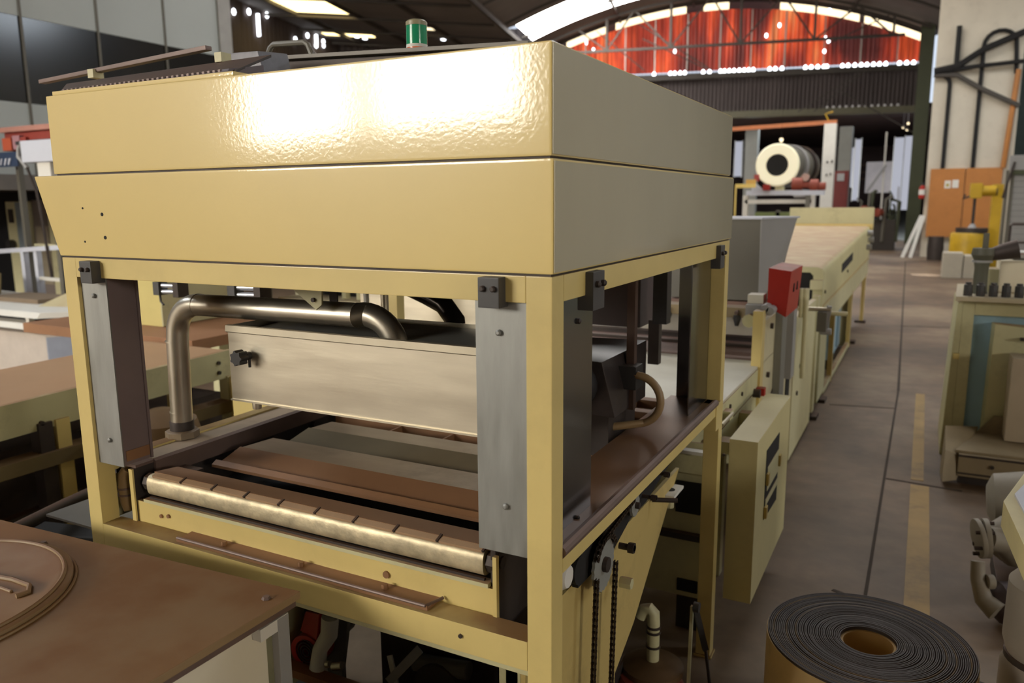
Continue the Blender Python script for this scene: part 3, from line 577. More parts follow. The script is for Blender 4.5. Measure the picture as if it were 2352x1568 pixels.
# ------------------------------------------------------------------ bent steel pipes
PYc = 1.66
bp = thing('steel_pipe', 'shiny bent steel pipe rising at left and running into the tank', 'pipe', (-2.075, PYc, 1.012))
pts = [(-2.072, PYc, 1.03), (-2.06, PYc, 1.33)] + arc((-1.955, PYc, 1.345), .102, PI, PI/2, (1, 0, 0), (0, 0, 1), 12) + [(-1.34, PYc, 1.452)] + arc((-1.335, PYc+.02, 1.352), .10, PI/2, 0.05, (1, .1, 0), (0, 0, 1), 10) + [(-1.228, PYc+.04, 1.25)]
obj('bent_tube', B().tube(pts, .0335, 28), M_PIPE, bp)
for p, q in (((-2.0645, PYc, 1.325), (-2.0644, PYc, 1.329)), ((-1.955, PYc, 1.4475), (-1.951, PYc, 1.4475)), ((-1.343, PYc, 1.452), (-1.339, PYc, 1.452)), ((-2.0715, PYc, 1.095), (-2.0714, PYc, 1.099))):
    d = (Vector(q)-Vector(p)).normalized(); obj('weld_seam', B().cyl(p, Vector(p)+d*.0035, .0345, seg=28), M_PIPE, bp)
obj('socket', B().cyl((-2.0725, PYc, 1.03), (-2.0715, PYc, 1.068), .037, seg=28, bev=.002), M_DARKST, bp)
obj('hex_nut', B().lathe((-2.073, PYc, 1.014), (-2.073, PYc, 1.038), [(0, .052), (.85, .052), (1, .046)], 8), mat('dusty_nut', (134, 118, 96), .5, .3, dust=.4), bp)
p2 = tag(obj('dark_pipe', B().tube([(-1.40, 1.95, 1.51), (-1.31, 1.95, 1.478), (-1.25, 1.95, 1.452), (-1.20, 1.93, 1.41), (-1.18, 1.91, 1.34), (-1.175, 1.90, 1.30)], .030, 20), mat('dark_chrome', (70, 64, 60), .25, .9)), 'dark bent pipe dipping into the back of the steel tank', 'pipe')
g = tag(obj('gusset_plate', B().prism([(-1.56, 1.56), (-1.40, 1.56), (-1.405, 1.485), (-1.425, 1.470)], 'y', 1.592, 1.598), M_GREENCREAM), 'pointed triangular plate hanging in front of the horizontal steel pipe', 'plate')
obj('bolt', B().cyl((-1.43, 1.585, 1.497), (-1.43, 1.592, 1.497), .006, seg=8), M_DARKST, g); obj('hanger_tab', B().box(-1.56, -1.40, 1.59, 1.60, 1.555, 1.60), M_GREENCREAM, g)
# pneumatic cylinders
def pneu(x, y, z, ln, lab):
    t = thing('pneumatic_cylinder', lab, 'cylinder', (x, y, z), 'pneumatic cylinders behind the frame')
    for dz in (-.014, .014): obj('barrel', B().cyl((x, y, z+dz), (x+ln, y+.02, z+dz), .011, seg=14), mat('bright_aluminium', (196, 200, 210), .3, .7), t)
    obj('end_cap', B().box(x-.04, x, y-.02, y+.03, z-.03, z+.03, .004), M_DKGREY, t); obj('end_cap', B().box(x+ln, x+ln+.035, y-.02, y+.04, z-.035, z+.035, .004), M_DARKST, t)
    obj('yellow_plug', B().cyl((x-.046, y, z), (x-.04, y, z), .012, seg=12), M_YEL, t); obj('air_hose', B().tube([(x-.02, y, z-.03), (x-.018, y, z-.06), (x+.0, y, z-.075)], .005, 8), M_BLACK, t)
    obj('carrier_bar', B().box(x-.06, x+ln+.06, y-.01, y+.03, z+.04, z+.055), M_DARKST, t)
pneu(-3.05, 2.4, 1.375, .09, 'small twin barrel air cylinder with yellow plug left of the steel pipe')
pneu(-2.36, 2.2, 1.415, .10, 'small twin barrel air cylinder above the horizontal steel pipe')

# ------------------------------------------------------------------ items at the back of the frame seen through the right opening
mb = thing('motor_box', 'dark purplish motor box hanging at the back of the frame', 'motor', (-1.15, 3.1, 1.2))
obj('housing', B().box(-1.42, -.99, 3.0, 3.25, 1.245, 1.52, .006), mat('purplish_dark_paint', (74, 62, 62), .55, var=.1), mb); obj('top_mount', B().box(-1.3, -1.05, 3.05, 3.2, 1.52, 1.6), M_DARKST, mb)
ac = thing('actuator', 'black vertical actuator hanging beside the motor box', 'actuator', (-.90, 3.0, 1.15))
obj('body', B().box(-.93, -.872, 2.97, 3.03, 1.27, 1.55, .004), M_BLACK, ac); obj('slide', B().box(-.955, -.91, 3.0, 3.04, 1.10, 1.28, .003), M_DARKST, ac)
vr = thing('vertical_rod', 'dark rusty square rod with a black clamp block', 'rod', (-.80, 2.35, 1.08))
obj('rod', B().box(-.812, -.785, 2.33, 2.357, 1.09, 1.60, .003), mat('rust_dark_rod', (86, 66, 56), .55, .3, var=.2), vr)
obj('clamp', B().box(-.835, -.765, 2.29, 2.36, 1.165, 1.24, .004), M_BLACK, vr)
md = thing('drive_motor', 'dark dusty drive motor with fins under the sloping cover', 'motor', (-.87, 2.35, .98))
obj('sloped_cover', B().hexa([(-1.02, 2.2, 1.095), (-.80, 2.2, 1.095), (-.80, 2.5, 1.095), (-1.02, 2.5, 1.095), (-1.02, 2.2, 1.27), (-.845, 2.2, 1.265), (-.80, 2.5, 1.29), (-1.02, 2.5, 1.285)], .003), mat('shiny_dark_cover', (70, 62, 60), .3, .5, var=.3, vscale=9), md)
obj('fan_cowl', B().cyl((-.93, 2.12, 1.19), (-.93, 2.2, 1.19), .075, seg=20, bev=.006), M_BLACK, md); obj('feet', B().box(-1.0, -.82, 2.2, 2.45, .965, 1.095), M_DARKST, md)
for k in range(3): obj('lead', B().tube([(-.95+k*.012, 2.1, 1.1), (-.96+k*.01, 2.12, 1.04), (-.93+k*.01, 2.18, .98)], .006, 6), M_BLACK, md)
tag(obj('beige_hose', B().tube([(-.765, 2.30, 1.215)] + arc((-.765, 2.30, 1.135), .078, PI/2, -PI/2+.3, (1, 0, 0), (0, 0, 1), 14) + [(-.80, 2.26, 1.055), (-.86, 2.24, 1.045)], .0125, 14), M_HOSE), 'beige hose looping from the black clamp block', 'hose')

# ------------------------------------------------------------------ things on top of the hood
ds = thing('dark_tray', 'dark metal screen tray lying along the left of the hood top', 'tray', (-2.0, 1.5, 2.05))
obj('tray_base', B().hexa([(-2.12, 1.40, 2.052), (-1.46, 1.40, 2.054), (-1.50, 1.56, 2.115), (-2.30, 1.54, 2.10), (-2.12, 1.40, 2.058), (-1.46, 1.40, 2.060), (-1.50, 1.56, 2.122), (-2.30, 1.54, 2.107)], .001), M_DARKST, ds)
for i in range(34): obj('screen_tooth', B().box(-2.09+i*.0178, -2.082+i*.0178, 1.385, 1.405, 2.052, 2.0575+.00012*i), M_LIP, ds)
obj('front_edge', B().bar((-2.10, 1.386, 2.050), (-1.47, 1.386, 2.053), .008, .005), M_DARKST, ds)
obj('back_tube', B().bar((-2.45, 1.56, 2.125), (-1.72, 1.56, 2.158), .022, .012, bev=.003), M_LIP, ds)
obj('end_cheek', B().prism([(1.38, 2.05), (1.50, 2.05), (1.50, 2.085), (1.39, 2.062)], 'x', -1.50, -1.47), mat('purple_grey_paint', (98, 88, 92), .5), ds)
for x in (-2.2, -1.68): obj('clip', B().box(x, x+.025, 1.54, 1.575, 2.115, 2.14, .002), M_PALE, ds)
gb = thing('grey_bracket', 'mottled grey casting beside the tray on the hood top', 'bracket', (-1.6, 1.7, 2.04))
obj('casting', B().hexa([(-1.90, 1.78, 2.04), (-1.72, 1.78, 2.04), (-1.72, 1.9, 2.04), (-1.90, 1.9, 2.04), (-1.92, 1.78, 2.195), (-1.765, 1.78, 2.190), (-1.76, 1.9, 2.20), (-1.92, 1.9, 2.205)], .008), mat('mottled_grey', (112, 110, 114), .5, .3, var=.2, vscale=14), gb)
dg = thing('duct_girder', 'long dark flanged girder lying behind the top of the hood', 'girder', (-1.35, 2.05, 2.04))
obj('web', B().hexa([(-1.98, 2.0, 2.03), (-.98, 2.0, 2.03), (-.98, 2.1, 2.03), (-1.98, 2.1, 2.03), (-1.98, 2.0, 2.205), (-.98, 2.0, 2.162), (-.98, 2.1, 2.162), (-1.98, 2.1, 2.205)], .003), M_DARKST, dg)
obj('flange', B().bar((-1.98, 2.0, 2.214), (-.98, 2.0, 2.170), .05, .012, bev=.002), mat('grey_flange', (104, 98, 90), .5, .2), dg)
hd = thing('lifting_handle', 'grey bent frame handle on the dark girder', 'handle', (-1.82, 2.02, 2.21))
obj('bent_bar', B().tube([(-1.965, 2.02, 2.215), (-1.945, 2.02, 2.252), (-1.93, 2.02, 2.262), (-1.80, 2.02, 2.256), (-1.785, 2.02, 2.248), (-1.765, 2.02, 2.205)], .009, 8), mat('grey_handle', (112, 108, 98), .5), hd)
obj('stay', B().bar((-1.785, 2.02, 2.25), (-1.74, 2.02, 2.205), .004, .004), M_DARKST, hd)
be = thing('signal_beacon', 'round green and orange signal beacon behind the hood', 'beacon', (-1.36, 2.06, 2.17))
bx, by = -1.395, 2.06
obj('orange_base', B().lathe((bx, by, 2.175), (bx, by, 2.207), [(0, .032), (1, .0315)], 24), M_LAMPO, be); obj('white_ring', B().lathe((bx, by, 2.207), (bx, by, 2.216), [(0, .032), (1, .032)], 24), M_WHITE, be)
obj('green_lens', B().lathe((bx, by, 2.216), (bx, by, 2.270), [(0, .031), (.2, .0315), (1, .031)], 24), M_LAMPG, be); obj('cap', B().lathe((bx, by, 2.270), (bx, by, 2.286), [(0, .032), (.7, .032), (1, .026)], 24), mat('beacon_cap', (150, 142, 112), .4), be)

# ------------------------------------------------------------------ drive side: sprockets, chain, chute
cd = thing('chain_drive', 'two grey sprockets with a roller chain on the right side', 'drive', (-.69, 1.9, .55))
def sprocket(y, z, r, hub, n):
    pr = []
    for k in range(n*2):
        a = PI*k/n; q = r if k % 2 else r*.94; pr.append((y+q*math.cos(a), z+q*math.sin(a)))
    s_ = obj('sprocket', B().prism(pr, 'x', -.688, -.680), M_GREY, cd); obj('hub', B().cyl((-.69, y, z), (-.668, y, z), hub, seg=20, bev=.002), M_DARKST, s_)
sprocket(1.81, .812, .074, .02, 22); sprocket(2.06, .885, .034, .01, 12)
link_m = None
def chain(p, q, nn, y=None):
    global link_m
    for i in range(nn):
        t = (i+.5)/nn; c = Vector(p).lerp(Vector(q), t); d = (Vector(q)-Vector(p)).normalized(); Lk = (Vector(q)-Vector(p)).length/nn
        if link_m is None:
            b = B().bar((-.004, 0, -Lk*.46), (-.004, 0, Lk*.46), .015, .002, up=(1, 0, 0)); b.bar((.004, 0, -Lk*.46), (.004, 0, Lk*.46), .015, .002, up=(1, 0, 0)); b.cyl((-.007, 0, 0), (.007, 0, 0), .0045, seg=6)
            me = bpy.data.meshes.new('chain_link'); bmesh.ops.recalc_face_normals(b.bm, faces=b.bm.faces); b.bm.to_mesh(me); b.bm.free(); me.materials.append(mat('greasy_chain', (66, 54, 42), .4, .6)); link_m = me
        o = bpy.data.objects.new('chain_link', link_m); COL.objects.link(o); o.parent = cd; o.location = c-ORG[cd]
        ang = math.atan2(d.y, -d.z) if True else 0; o.rotation_euler = (math.atan2(-d.y, d.z), 0, 0)
chain((-.676, 1.745, .80), (-.676, 1.720, .36), 26); chain((-.676, 1.885, .79), (-.676, 1.86, .36), 26)
chain((-.676, 1.78, .885), (-.676, 2.03, .915), 14)
for i in range(10):
    a0 = PI*(.15+.7*i/10); a1 = PI*(.15+.7*(i+1)/10); chain((-.676, 1.81+.076*math.cos(a0), .812+.076*math.sin(a0)), (-.676, 1.81+.076*math.cos(a1), .812+.076*math.sin(a1)), 1)
obj('slide_plate', B().box(-.70, -.69, 1.95, 2.6, .90, .95, .002), M_VOID, cd)
obj('chain_guard', B().prism([(1.69, .94), (1.68, .80), (1.93, .795), (2.07, .835), (2.22, .835), (2.38, .865), (2.50, .885), (2.55, .95)], 'x', -.716, -.70), M_VOID, cd)
for y, z, r in ((1.98, .79, .016), (2.18, .868, .010), (2.31, .90, .010)):
    kb = obj('adjuster', B().cyl((-.70, y, z), (-.655, y, z), r*.6, seg=10).lathe((-.672, y, z), (-.655, y, z), [(0, r), (1, r)], 6), M_DARKST, cd)
obj('lock_nut', B().lathe((-.69, 1.965, .69), (-.655, 1.965, .69), [(0, .017), (1, .017)], 6, bev=.002), M_GREENCREAM, cd)
obj('tension_bolt', B().cyl((-.715, 2.33, .80), (-.64, 2.36, .80), .008, seg=8), M_DARKST, cd)
obj('roller_end_cap', B().lathe((-.72, 1.60, .868), (-.690, 1.60, .868), [(0, .034), (.6, .034), (1, .026)], 20), M_WHITE, cd)
obj('shaft_housing', B().cyl((-.74, 1.66, .86), (-.686, 1.66, .86), .036, seg=18), M_VOID, cd)
ch = thing('tapered_chute', 'large tapered cream side plate below the conveyor', 'chute', (-.9, 2.1, .2))
obj('side_plate', B().prism([(1.43, .80), (1.72, .795), (1.96, .80), (2.67, .80), (2.19, .44), (2.02, .36), (2.02, .05), (1.43, .05)], 'x', -.735, -.722, .001), mat('chute_cream_side', (196, 172, 108), .5, var=.06, vscale=3, grime=.35), ch)  # chute plate cream, a little darker than the frame cream
obj('side_plate', B().prism([(1.43, .80), (2.67, .80), (2.19, .44), (2.02, .36), (2.02, .05), (1.43, .05)], 'x', -1.9, -1.888), M_GREENCREAM, ch)
obj('front_plate', B().box(-1.888, -.735, 1.8, 1.812, .45, .78), M_DARKST, ch)
obj('corner_angle', B().box(-.79, -.74, 1.43, 1.46, .05, .80, .002), M_GREENCREAM, ch)
for z in (.66, .52, .4): obj('rivet', B().cyl((-.722, 1.5, z), (-.718, 1.5, z), .004, seg=8), M_DARKST, ch)
fb = thing('far_base_frame', 'cream base frame with dark cut outs behind the far right post', 'frame', (-1.0, 3.0, 0))
obj('plate', B().box(-1.9, -.66, 2.99, 3.0, .42, .80, .002), M_GREENCREAM, fb); obj('plate', B().box(-1.9, -.66, 2.985, 2.995, .14, .40, .002), M_GREENCREAM, fb)
obj('cut_out', B().box(-.815, -.715, 2.975, 2.992, .505, .635), M_VOID, fb); obj('cut_out', B().box(-.80, -.715, 2.975, 2.987, .165, .215), M_VOID, fb)
obj('ledge', B().box(-1.9, -.66, 2.96, 3.0, .395, .42), M_DARKST, fb); obj('foot', B().box(-1.8, -1.7, 2.95, 3.02, 0, .14), M_DARKST, fb); obj('foot', B().box(-.8, -.7, 2.98, 3.05, 0, .14), M_DARKST, fb)
obj('light_bar', B().box(-.83, -.70, 2.93, 2.97, .768, .782, .002), M_WHITE, fb)
obj('top_member', B().box(-1.9, -.66, 2.96, 3.05, .68, .768), M_GREENCREAM, fb)
sq = thing('square_washer_plate', 'small pale square plate with round hole beside the chute', 'plate', (-.70, 2.55, .74))
obj('plate', B().box(-.755, -.69, 2.50, 2.62, .745, .755, .001), M_WHITE, sq); obj('hole', B().cyl((-.722, 2.56, .7545), (-.722, 2.56, .7556), .018, seg=18), M_VOID, sq); obj('stud', B().cyl((-.722, 2.56, .69), (-.722, 2.56, .745), .015, seg=10), M_GREENCREAM, sq)

pu = thing('pump', 'dirty round pump with pale elbow pipe under the frame', 'pump', (-.75, 2.45, 0))
obj('elbow_pipe', B().tube([(-.80, 2.5, .285), (-.785, 2.5, .315), (-.765, 2.5, .322), (-.752, 2.5, .31), (-.75, 2.5, .27), (-.75, 2.5, .13)], .022, 14), M_GREENCREAM, pu)
for z in (.255, .235, .18): obj('collar', B().cyl((-.75, 2.5, z), (-.75, 2.5, z+.008), .026, seg=16), M_DARKST, pu)
obj('flange', B().lathe((-.75, 2.5, .09), (-.75, 2.5, .13), [(0, .11), (.5, .11), (1, .07)], 24), mat('rusty_flange', (104, 78, 48), .6, .3, var=.2), pu)
obj('body', B().lathe((-.75, 2.46, 0), (-.75, 2.46, .09), [(0, .12), (.6, .13), (1, .10)], 24), M_RUST, pu)
obj('drive_wheel', B().cyl((-.86, 2.33, .24), (-.83, 2.33, .24), .10, seg=24, bev=.006), M_DARKST, pu)
obj('motor_body', B().lathe((-1.1, 2.36, .22), (-.86, 2.36, .22), [(0, .08), (.1, .1), (.9, .1), (1, .06)], 20), M_GREYDK, pu)
obj('motor_foot', B().box(-1.06, -.84, 2.28, 2.44, 0, .13), M_DARKST, pu)
lk = thing('hose_clamp_lever', 'black lever latch hanging against the far right post', 'latch', (-.58, 2.55, .24))
obj('ring', B().lathe((-.61, 2.50, .37), (-.59, 2.50, .37), [(0, .018), (1, .018)], 14), M_BLACK, lk); obj('lever', B().bar((-.605, 2.5, .37), (-.57, 2.53, .20), .012, .02, bev=.002), M_BLACK, lk)
obj('strap', B().bar((-.62, 2.52, .36), (-.625, 2.52, .0), .010, .014), M_GREENCREAM, lk); obj('tail', B().bar((-.57, 2.53, .20), (-.55, 2.56, .0), .008, .012), M_DARKST, lk)

# ------------------------------------------------------------------ clutter under the front rail
uf = thing('fan_unit', 'red ringed fan with a white elbow duct under the front rail', 'fan', (-1.78, 1.95, 0))
obj('red_ring', B().lathe((-1.79, 1.86, .22), (-1.80, 1.94, .22), [(0, .045), (0, .062), (1, .062), (1, .045)], 24, closed=True), M_RED, uf)
for k in range(4): obj('guard_ring', B().lathe((-1.79, 1.858, .22), (-1.79, 1.862, .22), [(0, .012+.011*k), (0, .015+.011*k), (1, .015+.011*k), (1, .012+.011*k)], 18, closed=True), M_DARKST, uf)
obj('motor', B().cyl((-1.80, 1.94, .22), (-1.82, 2.1, .22), .05, seg=18), M_DARKST, uf); obj('red_panel', B().hexa([(-1.83, 1.88, .28), (-1.74, 1.86, .28), (-1.74, 1.9, .28), (-1.83, 1.92, .28), (-1.80, 1.88, .36), (-1.72, 1.86, .38), (-1.72, 1.9, .38), (-1.80, 1.92, .36)]), M_RED, uf)
obj('white_duct', B().tube([(-1.69, 1.88, .37), (-1.70, 1.88, .30), (-1.735, 1.87, .24), (-1.74, 1.86, .18), (-1.70, 1.84, .13)], [.03, .03, .026, .03, .028], 14), M_WHITE, uf)
obj('metal_coupling', B().tube([(-1.67, 1.86, .20), (-1.63, 1.86, .215)], .014, 14), M_STEEL, uf); obj('metal_coupling', B().tube([(-1.70, 1.86, .2), (-1.685, 1.86, .205)], .012, 14), M_STEEL, uf)
obj('leg', B().box(-1.84, -1.78, 1.95, 2.05, 0, .18), M_DARKST, uf)
sp_ = tag(obj('pale_sheet', B().hexa([(-1.98, 1.93, .0), (-1.72, 1.93, .0), (-1.72, 1.95, .0), (-1.98, 1.95, .0), (-1.98, 1.98, .42), (-1.68, 1.98, .42), (-1.68, 2.0, .42), (-1.98, 2.0, .42)], .001), mat('dull_grey_sheet', (112, 108, 102), .6)), 'grey sheet leaning behind the red ringed fan', 'sheet')
lbr = thing('lower_brown_bar', 'brown painted cross bar low under the front rail', 'bar', (-1.5, 1.9, .0))
obj('bar', B().bar((-2.05, 1.83, .165), (-.8, 1.83, .165), .05, .03, bev=.003), mat('brown_orange_paint', (122, 72, 34), .55, var=.1, grime=.3), lbr)
for x in (-1.95, -.95): obj('bar_leg', B().box(x, x+.04, 1.81, 1.85, 0, .15), M_DARKST, lbr)
gbx = thing('gearbox', 'dark gearbox with pale straps in the shade under the frame', 'gearbox', (-1.35, 2.05, 0))
obj('housing', B().box(-1.58, -1.12, 2.0, 2.28, .0, .30, .02), mat('oily_dark_housing', (58, 48, 46), .5, .3, var=.25, vscale=12), gbx); obj('cover', B().cyl((-1.30, 1.93, .18), (-1.30, 2.0, .18), .09, seg=22, bev=.006), M_DARKST, gbx)
obj('strap', B().bar((-1.34, 1.90, .335), (-1.47, 1.90, .18), .03, .006, up=(0, 1, 0)), M_GREYLT, gbx); obj('strap', B().bar((-1.50, 1.95, .24), (-1.46, 1.93, .15), .022, .006, up=(0, 1, 0)), M_WHITE, gbx)
obj('outlet', B().tube([(-1.25, 1.92, .12), (-1.12, 1.9, .10), (-1.0, 1.9, .02)], .035, 12), M_DARKST, gbx); obj('bolt', B().cyl((-1.36, 1.92, .15), (-1.36, 1.93, .15), .012, seg=8), M_VOID, gbx)
obj('stub_pipe', B().cyl((-1.40, 1.96, .24), (-1.2, 1.97, .26), .03, seg=12), M_GREYDK, gbx)
ip = tag(obj('inner_post', B().box(-.775, -.735, 1.43, 1.47, 0, .74, .003), M_GREENCREAM), 'short cream post under the right end of the front rail', 'post')

# ------------------------------------------------------------------ foreground cabinet with round lid
cb = thing('foreground_cabinet', 'dusty brown topped cabinet with a round lid at bottom left', 'cabinet', (-1.7, .8, 0))
obj('top_sheet', B().hexa([(-2.7, .15, .862), (-1.228, .15, .862), (-1.200, 1.241, .862), (-2.7, 1.145, .862), (-2.7, .15, .88), (-1.228, .15, .88), (-1.200, 1.241, .88), (-2.7, 1.145, .88)], .003), M_TABLE, cb, label='brown dusty top sheet')
obj('top_edge_skirt', B().hexa([(-2.68, .17, .845), (-1.236, .17, .845), (-1.208, 1.232, .845), (-2.68, 1.136, .845), (-2.68, .17, .863), (-1.236, .17, .863), (-1.208, 1.232, .863), (-2.68, 1.136, .863)]), M_LIP, cb)
obj('body', B().hexa([(-2.6, .2, 0), (-1.255, .2, 0), (-1.232, 1.16, 0), (-2.6, 1.08, 0), (-2.6, .2, .846), (-1.255, .2, .846), (-1.232, 1.16, .846), (-2.6, 1.08, .846)], .003), M_TABLEPALE, cb, label='off white side panels')
obj('corner_post', B().box(-1.226, -1.205, 1.17, 1.205, 0, .843, .003), M_GREYLT, cb); obj('post_bracket', B().box(-1.232, -1.206, 1.12, 1.205, .815, .844, .002), M_WHITE, cb)
for (x, y) in ((-1.245, 1.18), (-1.98, 1.13)): obj('screw', B().lathe((x, y, .88), (x, y, .886), [(0, .011), (1, .008)], 6), M_LIP, cb)
cx_, cy_, R_ = -1.93, .80, .318
lid = obj('round_lid', B().lathe((cx_, cy_, .880), (cx_, cy_, .897), [(0, R_), (.75, R_), (.95, R_-.006), (.95, R_-.03), (.4, R_-.045), (.4, 0.001)], 72, cap=False), M_TABLE, cb, label='round pressed lid')
obj('lid_bead', B().tube([(cx_+(R_+.004)*math.cos(2*PI*k/72), cy_+(R_+.004)*math.sin(2*PI*k/72), .882) for k in range(73)], .004, 8, cap=False), M_TABLE, lid)
obj('lid_bead', B().tube([(cx_+(R_-.018)*math.cos(2*PI*k/72), cy_+(R_-.018)*math.sin(2*PI*k/72), .897) for k in range(73)], .005, 8, cap=False), M_TABLE, lid)
obj('lid_recess_rib', B().tube([(-2.02, .93, .890), (-1.83, .965, .890), (-1.765, .965, .890), (-1.735, .945, .890), (-1.74, .92, .890)], .006, 8), M_TABLE, lid)
obj('lid_recess_rib', B().tube([(-1.98, .90, .889), (-1.84, .93, .889), (-1.775, .93, .889)], .004, 8), M_TABLE, lid)

# ------------------------------------------------------------------ belt roll on the floor
br = thing('belt_roll', 'thick roll of rubber belting with cream face on the floor at bottom right', 'roll', (-.062, 2.58, 0))
RC = Vector((-.062, 2.58, 0)); r_in, r_out, Hh = .083, .310, .35
rng = random.Random(3)
nl = 40; dr = (r_out-r_in)/nl
obj('outer_wrap', B().lathe(RC+Vector((0, 0, .0)), RC+Vector((0, 0, Hh-.006)), [(0, r_out-.006), (0, r_out+.002), (1, r_out+.002), (1, r_out-.006)], 96, closed=True), M_BELTFACE, br, label='cream coloured outer face of the belting')
obj('card_core', B().lathe(RC, RC+Vector((0, 0, Hh-.012)), [(0, r_in-.008), (0, r_in), (1, r_in), (1, r_in-.008)], 64, closed=True), M_CARD, br)
obj('core_plug', B().cyl(RC+Vector((0, 0, .2)), RC+Vector((0, 0, .21)), r_in-.008, seg=48), mat('brown_core_floor', (110, 76, 40), .8), br)
for i in range(nl):
    a = r_in+dr*i+.0006; c_ = a+dr-.0011; dz = rng.uniform(-.0012, .0012)+.002*math.sin(i*.35)
    off = Vector((rng.uniform(-.0008, .0008), rng.uniform(-.0008, .0008), 0))
    m_ = M_RUBBER if i not in (24, 29, 36) else mat('belt_ply_tan', (104, 80, 46), .6, var=.25, vscale=9, grime=.7)
    obj('belt_layer', B().lathe(RC+off, RC+off+Vector((0, 0, Hh+dz)), [(0, a), (0, c_), (.995, c_), (1, c_-.0012), (1, a+.0012), (.995, a)], 80, closed=True), m_, br)

# ------------------------------------------------------------------ line behind the frame
dk = thing('transfer_deck', 'pale flat transfer deck just behind the yellow frame', 'conveyor', (-1.4, 3.7, .0))
obj('deck_sheet', B().box(-2.1, -.70, 3.12, 4.16, .905, .918, .003), M_DECK, dk, label='pale cream deck sheet')
obj('side_channel', B().box(-.725, -.697, 3.08, 4.03, .80, .905, .003), M_GREENCREAM, dk); obj('side_channel', B().box(-2.1, -2.07, 3.08, 4.03, .80, .905, .003), M_GREENCREAM, dk)
obj('front_skirt', B().box(-2.07, -.725, 3.10, 3.12, .86, .905), M_DECK, dk); obj('lower_side', B().box(-.74, -.70, 3.05, 4.03, .70, .79, .003), M_GREENCREAM, dk)
for y in (3.37, 3.62): obj('bolt', B().cyl((-.697, y, .865), (-.69, y, .865), .010, seg=8), M_DARKST, dk)
cl = obj('toggle_clamp', B().box(-.70, -.665, 3.24, 3.30, .835, .875, .003), M_GREENCREAM, dk)
obj('clamp_rod', B().cyl((-.675, 3.06, .845), (-.675, 3.26, .845), .009, seg=10), M_STEEL, cl); obj('clamp_rod', B().cyl((-.66, 3.06, .865), (-.66, 3.26, .865), .007, seg=10), M_STEEL, cl)
obj('deck_brown', B().box(-2.1, -.70, 4.16, 4.98, .905, .912, .002), M_BROWNRED, dk, label='brownish dusty second half of the deck')
for z, y in ((.93, 4.55), (.94, 4.75)): obj('cross_rail', B().box(-2.1, -.72, y, y+.03, .912, z, .002), M_DARKST, dk)
for x in (-2.0, -.80): obj('leg', B().box(x, x+.06, 3.5, 3.56, 0, .80, .004), M_GREENCREAM, dk)
es = thing('red_button', 'small red push button block on the deck side', 'button', (-.68, 3.95, .80))
obj('button', B().box(-.697, -.655, 3.98, 4.03, .775, .815, .004), M_RED, es); obj('bush', B().cyl((-.70, 3.93, .80), (-.665, 3.93, .80), .022, seg=12), M_DARKST, es)
cbn = thing('open_control_box', 'cream control box with open cut outs hung beside the walkway', 'box', (-.56, 3.35, .17))
obj('case', B().box(-.612, -.503, 2.98, 3.80, .17, .838, .004), mat('cream_box_paint', (202, 191, 142), .5, var=.05, vscale=3, dust=.45, dustcol=(176, 160, 120), grime=.15), cbn)
obj('cut_out', B().hexa([(-.506, 3.185, .447), (-.501, 3.185, .447), (-.501, 3.50, .426), (-.506, 3.50, .426), (-.506, 3.185, .745), (-.501, 3.185, .745), (-.501, 3.50, .738), (-.506, 3.50, .738)]), M_VOID, cbn)
obj('inner_panel', B().box(-.504, -.499, 3.22, 3.50, .56, .665, .001), M_GREENCREAM, cbn); obj('inner_panel', B().box(-.504, -.499, 3.20, 3.50, .50, .53, .001), M_GREENCREAM, cbn)
for (y, z) in ((3.20, .62), (3.19, .48), (3.50, .61)): obj('hinge', B().box(-.502, -.49, y-.012, y+.022, z-.025, z+.025, .003), mat('brass_hinge', (184, 160, 92), .4, .4), cbn)
obj('inner_dark', B().hexa([(-.5005, 3.21, .455), (-.4995, 3.21, .455), (-.4995, 3.48, .44), (-.5005, 3.48, .44), (-.5005, 3.21, .495), (-.4995, 3.21, .495), (-.4995, 3.48, .495), (-.5005, 3.48, .495)]), M_VOID, cbn)
obj('hanger', B().box(-.665, -.612, 3.02, 3.10, .76, .81, .003), M_GREENCREAM, cbn); obj('hanger', B().box(-.70, -.612, 3.6, 3.66, .72, .78, .003), M_GREENCREAM, cbn)
obj('bolt', B().cyl((-.63, 2.972, .77), (-.63, 2.98, .77), .006, seg=8), M_DARKST, cbn)

# drive section with red gearbox cover
dsx = thing('drive_section', 'worn pale cream drive cabinet between the deck and the tunnel', 'machine', (-1.3, 5, 0))
obj('front_post', B().box(-.735, -.685, 4.02, 4.10, .02, 1.20, .004), M_CREAM2, dsx, label='yellowish front corner post')
obj('side_panel', B().box(-.74, -.70, 4.10, 5.28, .10, 1.13, .004), mat('worn_pale_panel', (198, 188, 154), .5, var=.08, vscale=5, grime=.4), dsx)
obj('side_panel', B().box(-.735, -.695, 5.30, 6.35, .03, 1.0, .004), M_PALE, dsx); obj('inner_body', B().box(-2.0, -.74, 5.0, 6.3, .05, .90), M_GREENCREAM, dsx)
obj('slide_rail', B().box(-.70, -.66, 4.50, 4.66, .62, 1.20, .004), M_GALV, dsx); obj('slide_rail', B().box(-.70, -.64, 4.78, 4.90, .70, 1.15, .004), M_GREYLT, dsx)
rk = obj('screw_rack', B().cyl((-.68, 4.62, .20), (-.68, 4.62, .64), .022, seg=10), M_DARKST, dsx)
for i in range(16): obj('rack_thread', B().cyl((-.68, 4.62, .22+i*.026), (-.68, 4.62, .234+i*.026), .027, seg=10), M_GREYDK, rk)
obj('slot', B().box(-.70, -.694, 5.0, 5.14, .50, .80), M_VOID, dsx)
